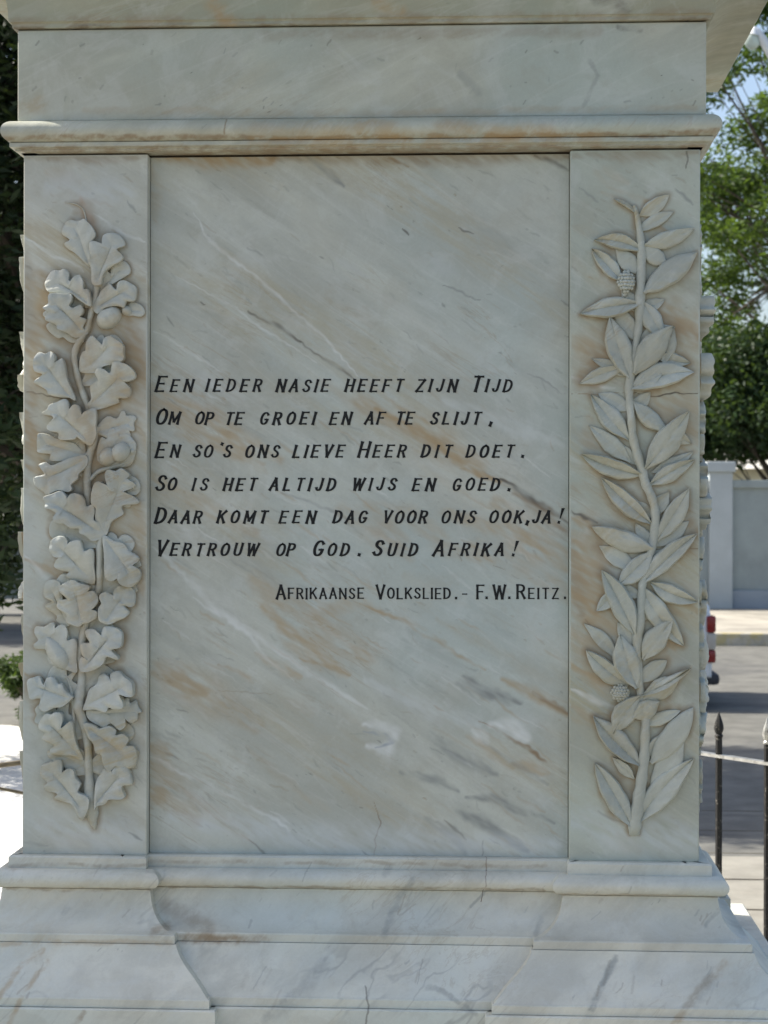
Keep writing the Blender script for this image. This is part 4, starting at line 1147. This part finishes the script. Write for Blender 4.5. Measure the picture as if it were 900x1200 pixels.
def berries(cx, cy, rx, ry, r0, ang):
    bm = bmesh.new()
    fs0 = []
    lump_pts = []
    for j in range(-3, 4):
        for i in range(-3, 4):
            u = (i + (.5 if j % 2 else 0)) / 3.0; v = j / 3.2
            if u * u + v * v > 1.05: continue
            lump_pts.append((u, v))
    for u, v in lump_pts:
        h = math.sqrt(max(0, 1.1 - u * u - v * v))
        X, Z = toX(cx + u * rx + random.uniform(-.3, .3), cy + v * ry + random.uniform(-.3, .3))
        bmesh.ops.create_icosphere(bm, subdivisions=1, radius=r0 * .0015 * random.uniform(.9, 1.15), matrix=Matrix.Translation((X, YF - .004 - .014 * h, Z)))
    X, Z = toX(cx, cy)
    bmesh.ops.create_icosphere(bm, subdivisions=2, radius=1.0, matrix=Matrix.Translation((X, YF, Z)) @ Matrix.Diagonal((rx * .00135, .013, ry * .00135, 1)))
    bm_obj('berry_cluster', bm, M_laurel, laurel, smooth=True, sharp=80)
berries(734, 330, 9.0, 12, 2.7, 0)
berries(727, 812, 9.5, 9.5, 2.6, 0)

# paint the stone of the two pilaster fronts: veins, and brown dirt that settled round the carving
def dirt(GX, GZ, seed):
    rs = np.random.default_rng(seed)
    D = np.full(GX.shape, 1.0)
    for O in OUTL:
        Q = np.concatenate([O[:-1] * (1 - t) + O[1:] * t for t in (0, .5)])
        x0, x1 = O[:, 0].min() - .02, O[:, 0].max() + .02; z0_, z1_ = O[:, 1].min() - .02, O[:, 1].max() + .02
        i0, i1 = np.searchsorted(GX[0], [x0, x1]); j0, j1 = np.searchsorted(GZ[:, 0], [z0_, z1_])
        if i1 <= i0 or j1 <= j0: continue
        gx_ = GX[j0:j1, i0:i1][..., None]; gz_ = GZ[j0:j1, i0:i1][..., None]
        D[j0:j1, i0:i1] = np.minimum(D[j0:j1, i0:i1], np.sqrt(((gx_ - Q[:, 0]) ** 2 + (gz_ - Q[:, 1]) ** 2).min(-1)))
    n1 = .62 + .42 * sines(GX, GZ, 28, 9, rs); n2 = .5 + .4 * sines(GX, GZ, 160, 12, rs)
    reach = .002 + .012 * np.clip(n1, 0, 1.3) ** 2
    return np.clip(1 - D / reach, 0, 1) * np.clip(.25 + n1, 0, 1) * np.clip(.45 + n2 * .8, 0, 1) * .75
for o_, st_, gx_, gz_ in FRONT:
    GX, GZ = np.meshgrid(gx_, gz_)
    left = gx_.mean() < 0
    rl = random.Random(31 + len(gz_))
    fl = []
    for i in range(150):
        fx = rl.uniform(26, 172) if left else rl.uniform(668, 820); fy = rl.uniform(180, 1000)
        an = R(rl.gauss(30, 14)); ln = rl.choice((3, 5, 8, 14)) * rl.uniform(.7, 1.3)
        fl.append(([(fx, fy), (fx + ln * math.cos(an), fy + ln * math.sin(an))], rl.uniform(.7, 1.3), (0.34, 0.27, 0.17) if rl.random() < .5 else (0.22, 0.23, 0.21), rl.uniform(.15, .45)))
    for i in range(60):
        fx = rl.uniform(10, 160) if left else rl.uniform(650, 810); fy = rl.uniform(200, 990)
        an = R(rl.gauss(28, 8)); ln = rl.uniform(20, 80)
        fl.append(([(fx, fy), (fx + ln * math.cos(an), fy + ln * math.sin(an))], rl.uniform(3, 14), rl.choice([WARM, OCH, WARM, GRY, (.6, .6, .56)]), rl.uniform(.06, .22)))
    VC = paint_veins(GX, GZ, fl + (left_segs if left else right_segs), 0.0, None)
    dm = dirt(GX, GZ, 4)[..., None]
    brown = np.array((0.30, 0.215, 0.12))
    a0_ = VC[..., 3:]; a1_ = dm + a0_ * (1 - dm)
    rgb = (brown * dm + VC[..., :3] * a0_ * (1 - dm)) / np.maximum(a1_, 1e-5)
    me = o_.data
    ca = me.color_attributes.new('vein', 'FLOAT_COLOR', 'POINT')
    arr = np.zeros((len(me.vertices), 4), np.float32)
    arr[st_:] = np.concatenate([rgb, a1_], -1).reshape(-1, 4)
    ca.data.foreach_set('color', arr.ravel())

# the same carving goes round the corners: garlands on the two side faces
for src, rz in ((oak, R(90)), (laurel, R(-90))):
    c = src.copy(); COL.objects.link(c); c.parent = mon; c.rotation_euler = (0, 0, rz)
    sy = .85 if rz > 0 else .85
    c.scale = (1, sy, 1)
    c.location = (HW - 0.6 * sy, 0, 0) if rz > 0 else (-(HW - 0.6 * sy), 0, 0)
    for ch in [o for o in src.children]:
        d = ch.copy(); COL.objects.link(d); d.parent = c
        k_ = random.uniform(.65, 1.35)
        d.scale = (1, k_, 1); d.location = (0, .6 * k_ - .6, 0)

# ================================================================ GROUND AND ROAD
M_asph = plain('asphalt', (0.135, 0.132, 0.115), 0.9, 0.25, 3.0, bump=.35, bscale=90, spots=((0.07, 0.07, 0.068), 0.9, 0.5, 0.62, 0.5))
M_pave = plain('concrete_paving', (0.26, 0.245, 0.205), 0.85, 0.15, 5, bump=.2, bscale=70, spots=((0.22, 0.2, 0.16), 2.2, 0.5, 0.7, 0.5))
M_white_pave = plain('white_paving', (0.66, 0.65, 0.61), 0.8, 0.07, 4, bump=.1, bscale=70)
M_kerb = plain('kerb_concrete', (0.42, 0.39, 0.32), 0.85, 0.18, 6, spots=((0.45, 0.36, 0.12), 4, 0.48, 0.62, 0.6))
M_side = plain('far_pavement', (0.38, 0.35, 0.29), 0.9, 0.25, 2.2, spots=((0.14, 0.13, 0.11), 1.1, 0.5, 0.62, 0.6))

def sheet(name, pts, z, mat, thick=0.0):
    n = len(pts)
    v = [(x, y, z) for x, y in pts]; f = [tuple(range(n))]
    if thick:
        v += [(x, y, z - thick) for x, y in pts]
        f += [(i, (i + 1) % n, n + (i + 1) % n, n + i) for i in range(n)]
    o = mesh_obj(name, v, f, mat, None, smooth=False)
    return tag(o, kind='structure')

sheet('road', [(-500, -300), (500, -300), (500, 700), (-500, 700)], 0.0, M_asph)
sheet('monument_court', [(-9, -12), (9, -12), (9, 1.595), (-9, 1.595)], 0.016, plain('grey_court_paving', (0.24, 0.215, 0.17), 0.85, 0.15, 5, bump=.2, bscale=70))
gR = ground(900, 1003, .02); gR2 = ground(830, 1003, .02)
pa = [(-1.0, -14), (14, -14), (14, gR.y + .1), (1.2, gR2.y), (-1.0, gR2.y + .3)]
sheet('pavement', [(-1.0, 1.6), (14, 1.6), (14, gR.y + .25), (-1.0, gR2.y - .05)], 0.02, M_pave)
pl = ground(0, 850, .02); pl2 = ground(28, 858, .02)
sheet('path', [(-16, 1.6), (-1.004, 1.6), (-1.004, 5.8), (-2.2, pl2.y - .6), (-3.3, pl.y), (-16, pl.y + 2.0)], 0.02, M_white_pave)
# open joints of the paving slabs, as thin sunk strips
bm = bmesh.new()
for k in range(9):
    y = 1.75 + k * .62
    add_box(bm, -.99, 9, y, y + .012, .0215, .0235)
for k in range(8):
    x = -.2 + k * 1.2
    add_box(bm, x, x + .012, 1.7, gR2.y - .1, .0245, .0262)
tag(bm_obj('paving_joints', bm, plain('joint_dirt', (0.09, 0.08, 0.06), .95, .3, 12)), kind='structure')

# far kerb, pavement and wall (Y from the pixel rows)
yk = ground(860, 757).y; yw = 25.4
bm = bmesh.new()
kk = []
kerb = empty('kerb', (0, yk, 0)); tag(kerb, kind='structure')
kme = None
for i in range(30):
    x = -4.4 + i * 1.0
    if kme is None:
        bm = bmesh.new(); add_box(bm, .004, .996, 0, .16, -.02, .15, bev=.012, seg=1)
        o = bm_obj('kerb_stone', bm, M_kerb, kerb); kme = o.data
    else:
        o = bpy.data.objects.new('kerb_stone', kme); COL.objects.link(o); o.parent = kerb
    o.location = (x, random.uniform(-.006, .006), random.uniform(-.004, .004))
sheet('far_pavement', [(-4.4, yk + .162), (60, yk + .162), (60, yw + .1), (-4.4, yw + .1)], 0.14, M_side, .13)

# boundary wall with piers
M_wall = plain('painted_wall', (0.27, 0.31, 0.31), 0.8, 0.12, .9, bump=.12, bscale=30, spots=((0.17, 0.19, 0.18), 1.6, 0.50, 0.75, 0.5))
M_wall2 = plain('painted_pier', (0.40, 0.44, 0.45), 0.8, 0.06, 2, spots=((0.33, 0.34, 0.33), 3, 0.55, 0.75, 0.4))
M_plinthw = plain('wall_plinth_paint', (0.25, 0.29, 0.33), 0.8, 0.08, 2)
wall = empty('boundary_wall', (0, yw, 0.14))
tag(wall, 'grey painted boundary wall across the street with a square capped pier', 'wall')
zw = lambda py: at(870, py, yw).z - .14
bm = bmesh.new(); add_box(bm, at(842, 600, yw).x, 34, .06, .26, .1, zw(572)); bm_obj('wall_panel', bm, M_wall, wall)
bm = bmesh.new(); add_box(bm, -34, at(831, 600, yw).x, .06, .26, .1, zw(572)); bm_obj('wall_panel', bm, M_wall, wall)
bm = bmesh.new(); add_box(bm, at(842, 600, yw).x + .002, 34, -.0, .32, zw(572) + .002, zw(562.5), bev=.015); bm_obj('coping', bm, M_wall, wall)
bm = bmesh.new(); add_box(bm, -34, at(831, 600, yw).x - .002, -.0, .32, zw(572) + .002, zw(562.5), bev=.015); bm_obj('coping', bm, M_wall, wall)
bm = bmesh.new(); add_box(bm, at(843.5, 600, yw).x, 34, .0, .055, .0, zw(692), bev=.01); bm_obj('wall_plinth', bm, M_plinthw, wall)
bm = bmesh.new(); add_box(bm, at(831, 600, yw).x, at(831, 600, yw).x + .35, -.04, .30, 0, zw(553.5), bev=.01)
pier = bm_obj('pier', bm, M_wall2, wall)
bm = bmesh.new(); add_box(bm, at(831, 600, yw).x - .05, at(831, 600, yw).x + .39, -.09, .35, zw(553.5) + .002, zw(541), bev=.02)
bm_obj('pier_cap', bm, M_wall2, pier)

# pale house behind the wall
M_house = plain('cream_plaster', (0.72, 0.66, 0.48), 0.85, 0.06, 2)
M_roof = plain('roof_sheet', (0.55, 0.53, 0.46), 0.7, 0.15, 4)
M_glass = plain('dark_glass', (0.03, 0.035, 0.04), 0.15, 0.2, 3)
hs = empty('house', (9.5, 47, 0)); tag(hs, 'low cream plastered house behind the grey boundary wall', 'house')
bm = bmesh.new(); add_box(bm, -7, 8, 0, 8, 0, 2.75); bm_obj('wall', bm, M_house, hs)
rf = mesh_obj('roof', [(-7.4, -.5, 2.752), (8.4, -.5, 2.752), (8.4, 8.5, 2.752), (-7.4, 8.5, 2.752), (-4, 4, 4.2), (5, 4, 4.2)], [(0, 1, 5, 4), (1, 2, 5), (2, 3, 4, 5), (3, 0, 4), (3, 2, 1, 0)], M_roof, hs, smooth=False)
for x in (-5.2, -1.8, 1.6, 5.0):
    bm = bmesh.new(); add_box(bm, x, x + 1.3, -.04, .02, .95, 2.2); w = bm_obj('window', bm, M_house, hs)
    bm = bmesh.new(); add_box(bm, x + .08, x + 1.22, -.05, -.042, 1.03, 2.12); bm_obj('pane', bm, M_glass, w)

# ================================================================ FENCE
M_iron = plain('black_iron', (0.007, 0.007, 0.007), 0.7, 0.4, 60, metal=.0, bump=.15, bscale=200, spots=((0.35, 0.32, 0.27), 70, 0.58, 0.66, 0.45))
M_galv = plain('bare_metal_rail', (0.42, 0.42, 0.40), 0.38, 0.2, 60, metal=.6, spots=((0.10, 0.09, 0.08), 50, 0.5, 0.66, 0.6))
fence = empty('iron_fence', (0, 0, 0))
tag(fence, 'black iron railing with spear points standing right of the marble pedestal', 'fence')
def fence_bar(p, h=1.0):
    bm = bmesh.new()
    add_tube(bm, [(p.x, p.y, .02), (p.x, p.y, h - .075)], .0105, 8)
    b = bm_obj('picket', bm, M_iron, fence, smooth=True)
    bm = bmesh.new()
    z = h - .075
    add_lathe(bm, [(.009, z), (.012, z + .003), (.0125, z + .008), (.009, z + .012), (.012, z + .018), (.0145, z + .028), (.013, z + .040), (.009, z + .054), (.004, z + .068), (.0005, z + .078)], p.x, p.y, 8)
    bm_obj('spear_point', bm, M_galv if random.random() < .5 else M_iron, b, smooth=True)
pr = at(842.5, 835, 2.3)
f0 = Vector((pr.x, pr.y)); fd = Vector((.616, -.788)); fz = pr.z
# picket step so that the next one shows at 898 px
q = at(899, 840, 2.2)
k = None
best = None
for s in np.linspace(.02, 1.0, 400):
    P = f0 + fd * float(s)
    px_x = (P.x - CAM.x) / (P.y - CAM.y)
    tgt = _ray(899, 840); 
    e = abs(px_x - tgt.x / tgt.y)
    if best is None or e < best[0]: best = (e, float(s))
step = best[1]
for i in range(-2, 9):
    P = f0 + fd * (step * i)
    fence_bar(P, fz)
def rail(a, b, z, w, h, mat):
    d = (b - a).normalized(); n = Vector((-d.y, d.x)) * w / 2
    v = [(a + n), (a - n), (b - n), (b + n)]
    vs = [(p.x, p.y, z) for p in v] + [(p.x, p.y, z + h) for p in v]
    return mesh_obj('rail', vs, [(0, 1, 2, 3), (4, 5, 6, 7), (0, 1, 5, 4), (1, 2, 6, 5), (2, 3, 7, 6), (3, 0, 4, 7)], mat, fence, smooth=False)
zr = at(842, 887.5, 2.3).z
rail(f0 - fd * 2.2 * step, f0 + fd * 8.3 * step, zr, .026, .009, M_galv)
rail(f0 - fd * 2.2 * step, f0 + fd * 8.3 * step, .13, .03, .012, M_iron)

M_brass = plain('weathered_brown_rail', (0.16, 0.13, 0.08), 0.5, 0.3, 40)
lr = empty('handrail', (-2.2, 2.3, 0))
tag(lr, 'thin brown double handrail left of the marble pedestal', 'handrail')
def lrail(name, pts, r):
    bm = bmesh.new(); add_tube(bm, [tuple(Vector(p) - Vector((-2.2, 2.3, 0))) for p in pts], r, 8)
    bm_obj(name, bm, M_brass, lr, smooth=True)
a0 = at(-45, 902, 2.3); a1 = at(0, 897, 2.3); a2 = at(30, 893, 2.35); a3 = at(90, 886, 2.4)
lrail('top_rail', [a0, a1, a2, a3], .008)
b0 = at(-45, 916, 2.3); b1 = at(0, 924, 2.3); b2 = at(30, 930, 2.35); b3 = at(90, 941, 2.4)
lrail('lower_rail', [b0, b1, b2, b3], .005)
lrail('post', [(a0.x, a0.y, .02), (a0.x, a0.y, a0.z + .03)], .014)
lrail('post', [(a3.x, a3.y, .02), (a3.x, a3.y, a3.z + .03)], .014)

# ================================================================ PARKED CAR (mostly behind the pedestal)
M_car = plain('white_car_paint', (0.66, 0.70, 0.74), 0.25, 0.02, 2)
M_carb = plain('black_plastic', (0.03, 0.032, 0.04), 0.6, 0.2, 20)
M_red = plain('red_lamp_glass', (0.20, 0.010, 0.012), 0.2, 0.1, 20)
M_clear = plain('clear_lamp_glass', (0.42, 0.40, 0.37), 0.2, 0.1, 20)
M_tyre = plain('tyre_rubber', (0.025, 0.025, 0.026), 0.85, 0.2, 20)
M_rim = plain('alloy_rim', (0.5, 0.5, 0.5), 0.35, 0.1, 20, metal=.8)
YC = 12.0
xr_ = at(839, 740, YC).x
car = empty('parked_car', (xr_ - 1.95, YC + .85, 0))
tag(car, 'white hatchback with upright red tail lamps parked behind the pedestal', 'car')
def loft_car(name, prof, half_w, mat, inset=0.0, bev=.04):
    bm = bmesh.new()
    vs0 = [bm.verts.new((x, -(half_w - inset * max(0, z - .85)), z)) for x, z in prof]
    vs1 = [bm.verts.new((x, (half_w - inset * max(0, z - .85)), z)) for x, z in prof]
    bm.faces.new(vs0); bm.faces.new(vs1[::-1])
    n = len(prof)
    for i in range(n):
        bm.faces.new((vs0[i], vs1[i], vs1[(i + 1) % n], vs0[(i + 1) % n]))
    bmesh.ops.recalc_face_normals(bm, faces=bm.faces)
    es = [e for e in bm.edges if len({f for f in e.link_faces if len(f.verts) == n}) == 1]
    bmesh.ops.bevel(bm, geom=es, offset=bev, segments=3, profile=.5, affect='EDGES')
    return bm_obj(name, bm, mat, car, smooth=True, sharp=40)
def arch(cx, r=.34, zc_=.30):
    return [(cx + r * math.cos(R(a)), max(.22, zc_ + r * math.sin(R(a)))) for a in range(180, -1, -20)]
body = [(-2.02, .30), (-2.05, .55), (-1.95, .72), (-1.1, .92), (-.45, 1.30), (-.1, 1.42), (.9, 1.46), (1.55, 1.40), (1.76, 1.10), (1.85, .90), (1.90, .84), (1.925, .70), (1.93, .50), (1.92, .26)]
body += [(1.62, .24)] + arch(1.22)[::-1] + [(.7, .22), (-.8, .22)] + arch(-1.28)[::-1] + [(-1.75, .24)]
loft_car('body', body, .84, M_car, inset=.28)
def side_window(pts, s):
    v = [(x, s * (.845 - .28 * max(0, z - .85)), z) for x, z in pts] + [(x, s * (.80 - .28 * max(0, z - .85)), z) for x, z in pts]
    n = len(pts)
    mesh_obj('window', v, [tuple(range(n)), tuple(range(n, 2 * n))[::-1]] + [(i, (i + 1) % n, n + (i + 1) % n, n + i) for i in range(n)], M_glass, car, smooth=False)
for s in (-1, 1):
    side_window([(-.85, .95), (-.38, 1.27), (.1, 1.36), (.1, .95)], s)
    side_window([(.16, .95), (.16, 1.36), (.95, 1.38), (.95, .95)], s)
    side_window([(1.01, .95), (1.01, 1.38), (1.45, 1.33), (1.6, 1.0)], s)
    for cx in (-1.28, 1.22):
        bm = bmesh.new()
        bmesh.ops.create_cone(bm, cap_ends=True, segments=28, radius1=.30, radius2=.30, depth=.19, matrix=Matrix.Translation((cx, s * .735, .30)) @ Matrix.Rotation(R(90), 4, 'X'))
        w = bm_obj('wheel', bm, M_tyre, car, smooth=True)
        bm = bmesh.new()
        bmesh.ops.create_cone(bm, cap_ends=True, segments=20, radius1=.19, radius2=.17, depth=.02, matrix=Matrix.Translation((cx, s * .84, .30)) @ Matrix.Rotation(R(90), 4, 'X'))
        bm_obj('rim', bm, M_rim, w, smooth=True)
    lampr = None
    for (za_, zb2, mt) in ((.765, .628, M_red), (.626, .49, M_clear), (.488, .385, M_red)):
        bm = bmesh.new()
        ys = sorted((s * .70, s * .865))
        add_box(bm, 1.875, 1.95, ys[0], ys[1], zb2, za_, bev=.02)
        if lampr is None: lampr = bm_obj('tail_lamp', bm, mt, car, smooth=True)
        else: bm_obj('lens', bm, mt, lampr, smooth=True)
bm = bmesh.new(); add_box(bm, 1.70, 1.99, -.80, .80, .20, .29, bev=.035); bm_obj('rear_bumper', bm, M_carb, car, smooth=True)
bm = bmesh.new(); add_box(bm, -2.09, -1.8, -.80, .80, .25, .42, bev=.04); bm_obj('front_bumper', bm, M_carb, car, smooth=True)

# ================================================================ STREET LAMP (upper right)
M_lampw = plain('white_enamel', (0.70, 0.72, 0.72), 0.4, 0.05, 10)
mg = NT('lamp_bowl'); mg.b.inputs['Base Color'].default_value = (.62, .70, .62, 1); mg.b.inputs['Roughness'].default_value = .2; mg.b.inputs['Transmission Weight'].default_value = .35
M_bowl = mg.m
YL = 9.0
lp = at(884.7, 31.7, YL)
sl = empty('street_lamp', (lp.x + 1.0, YL, 0)); tag(sl, 'white street lamp with clear bowl showing beside the cornice', 'street lamp')
off = Vector((lp.x + 1.0, YL, 0))
def lpnt(px, py, dy=0): return at(px, py, YL + dy) - off
bm = bmesh.new()
add_tube(bm, [lpnt(883, 34), lpnt(887, 37), lpnt(894, 47), lpnt(903, 63), lpnt(925, 100)], [.018, .028, .03, .03, .03], 10)
bm_obj('arm', bm, M_lampw, sl, smooth=True)
bm = bmesh.new(); e = lpnt(925, 100); add_tube(bm, [e, (0, 0, e.z - .5), (0, 0, 0)], [.03, .05, .08], 12); bm_obj('pole', bm, M_lampw, sl, smooth=True)
A = lpnt(884.7, 31.7)
c_b = lpnt(881, 48)
bm = bmesh.new()
bmesh.ops.create_uvsphere(bm, u_segments=16, v_segments=10, radius=1, matrix=Matrix.Translation(c_b) @ Matrix.Rotation(R(-20), 4, 'Y') @ Matrix.Diagonal((.050, .05, .058, 1)))
bm_obj('bowl', bm, M_bowl, sl, smooth=True)
bm = bmesh.new()
add_tube(bm, [lpnt(884.7, 31.5), lpnt(882.5, 42)], [.012, .050], 14)
bm_obj('shade', bm, M_lampw, sl, smooth=True)

# ================================================================ TREES
def leaf_cloud(name, centers, radii, n_leaf, lsize, lw, mat, parent, flat=.5, squash=1.0):
    C = np.array(centers); Rr = np.array(radii)
    vol = Rr ** 2.2; vol = vol / vol.sum()
    idx = RNG.choice(len(C), n_leaf, p=vol)
    d = RNG.normal(size=(n_leaf, 3)); d /= np.linalg.norm(d, axis=1)[:, None]
    rad = RNG.random(n_leaf) ** .45
    P = C[idx] + d * (rad * Rr[idx])[:, None] * np.array((1, 1, squash))
    t = RNG.normal(size=(n_leaf, 3)); t[:, 2] = t[:, 2] * flat - .25
    t /= np.linalg.norm(t, axis=1)[:, None]
    r = RNG.normal(size=(n_leaf, 3)); b = np.cross(t, r); b /= np.linalg.norm(b, axis=1)[:, None]
    nrm = np.cross(t, b)
    s = lsize * (.6 + .8 * RNG.random(n_leaf))[:, None]; w = s * lw
    V = np.empty((n_leaf, 4, 3))
    V[:, 0] = P; V[:, 1] = P + t * s * .5 + b * w * .5 + nrm * s * .06; V[:, 2] = P + t * s - nrm * s * .08; V[:, 3] = P + t * s * .5 - b * w * .5 + nrm * s * .06
    me = bpy.data.meshes.new(name)
    me.vertices.add(n_leaf * 4); me.vertices.foreach_set('co', V.reshape(-1))
    me.loops.add(n_leaf * 4); me.loops.foreach_set('vertex_index', np.arange(n_leaf * 4, dtype=np.int32))
    me.polygons.add(n_leaf); me.polygons.foreach_set('loop_start', np.arange(0, n_leaf * 4, 4, dtype=np.int32))
    me.update(); me.validate()
    me.materials.append(mat)
    o = bpy.data.objects.new(name, me); COL.objects.link(o); o.parent = parent
    return o

def tree(name, loc, crown_c, crown_r, n_clump, clump_r, n_leaf, lsize, lw, lmat, bmat, trunk_r, label, cat='tree', lower=None, seed=1, squash=.8):
    rnd = random.Random(seed)
    root = empty(name, loc); tag(root, label, cat)
    cc = Vector(crown_c)
    cl = []; cr = []
    bm = bmesh.new()
    top = Vector((cc.x * .6, cc.y * .6, cc.z))
    tr = [(0, 0, 0), (rnd.uniform(-.1, .1), 0, cc.z * .3), (top.x * .6, top.y * .6, cc.z * .62), tuple(top)]
    add_tube(bm, tr, [trunk_r, trunk_r * .8, trunk_r * .6, trunk_r * .3], 10)
    for i in range(n_clump):
        while True:
            v = Vector((rnd.uniform(-1, 1), rnd.uniform(-1, 1), rnd.uniform(-1, 1)))
            if .25 < v.length < 1: break
        p = Vector((cc.x + v.x * crown_r[0], cc.y + v.y * crown_r[1], cc.z + v.z * crown_r[2]))
        if lower is not None and p.z < lower: p.z = lower + rnd.uniform(0, .3)
        r = clump_r * rnd.uniform(.6, 1.3)
        cl.append(tuple(p)); cr.append(r)
        if i % 3 == 0:
            s = Vector(tr[1]).lerp(Vector(tr[3]), rnd.random())
            m1 = s.lerp(p, .5) + Vector((rnd.uniform(-.3, .3), rnd.uniform(-.3, .3), rnd.uniform(.0, .4))) * clump_r
            add_tube(bm, [s, m1, p], [trunk_r * .22, trunk_r * .12, trunk_r * .04], 5, cap=False)
            for _ in range(2):
                e = p + Vector((rnd.uniform(-1, 1), rnd.uniform(-1, 1), rnd.uniform(-.6, .6))) * r * .9
                add_tube(bm, [m1, e], [trunk_r * .06, trunk_r * .02], 4, cap=False)
    bm_obj('trunk', bm, bmat, root, smooth=True)
    leaf_cloud('crown', cl, cr, n_leaf, lsize, lw, lmat, root, squash=squash)
    return root

M_bark = plain('bark', (0.10, 0.08, 0.06), 0.9, 0.3, 12, bump=.5, bscale=30)
M_lf_a = leafmat('fresh_green_leaves', (0.025, 0.062, 0.018), (0.075, 0.12, 0.028), .40, scale=.5)
M_lf_b = leafmat('dark_evergreen_leaves', (0.022, 0.045, 0.02), (0.04, 0.075, 0.028), .2, scale=.5)
M_lf_c = leafmat('dark_conifer_leaves', (0.018, 0.034, 0.016), (0.035, 0.055, 0.02), .12, scale=1)
M_lf_d = leafmat('shrub_leaves', (0.03, 0.06, 0.02), (0.06, 0.10, 0.03), .25, scale=4)

# light feathery tree behind the wall, right
tree('pepper_tree', (7.2, 29.5, 0), (-.2, 0, 7.4), (4.9, 4.0, 4.2), 190, .62, 78000, .15, .30, M_lf_a, M_bark, .28,
     'feathery light green tree behind the boundary wall with sky showing through', seed=4, squash=.6)
# dark low tree in front of it, drooping over the wall
tree('evergreen_tree', (5.2, 27.6, 0), (-.3, 0, 3.35), (1.9, 1.3, 1.35), 80, .5, 42000, .12, .4, M_lf_b, M_bark, .16,
     'dark evergreen tree drooping low over the top of the boundary wall', lower=2.55, seed=9)
# dark tree, left: crown hangs beside the pedestal
tree('conifer_tree', (-2.0, 8.6, 0), (-.95, .2, 3.7), (2.3, 2.0, 2.95), 250, .5, 110000, .10, .30, M_lf_c, M_bark, .22,
     'dense dark conifer left of the pedestal, its lowest twigs hanging over the road', lower=1.12, seed=5)
tree('broad_tree', (-8.8, 22, 0), (0, 0, 4.6), (3.4, 1.7, 3.6), 170, .85, 60000, .17, .45, M_lf_b, M_bark, .3,
     'dark broad tree further back behind the conifer on the left', lower=1.3, seed=12)
tree('shade_cypress', (-2.1, .84, 0), (0, 0, 1.70), (.50, .80, 1.48), 330, .24, 100000, .09, .35, M_lf_c, M_bark, .10,  # unseen tree, added to keep the sun off the lower pedestal
     'narrow dark cypress out of view left of the pedestal, added to shade its lower half', lower=.25, seed=6)
# shrub by the edge of the white path
sp = ground(34, 852)
shr = empty('shrub', (sp.x, sp.y + .25, 0)); tag(shr, 'small green shrub at the edge of the white path left of the pedestal', 'shrub')
bm = bmesh.new()
cl = []; cr = []
rnd = random.Random(3)
for i in range(26):
    a = rnd.uniform(0, 6.28); q_ = rnd.random() ** .5 * .26; z = rnd.uniform(.08, .60)
    e = (math.cos(a) * q_, math.sin(a) * q_, z); cl.append(e); cr.append(rnd.uniform(.05, .10))
    add_tube(bm, [(0, 0, 0), (e[0] * .5, e[1] * .5, z * .6), e], [.012, .006, .002], 5, cap=False)
bm_obj('stem', bm, M_bark, shr)
leaf_cloud('foliage', cl, cr, 5200, .05, .35, M_lf_d, shr)
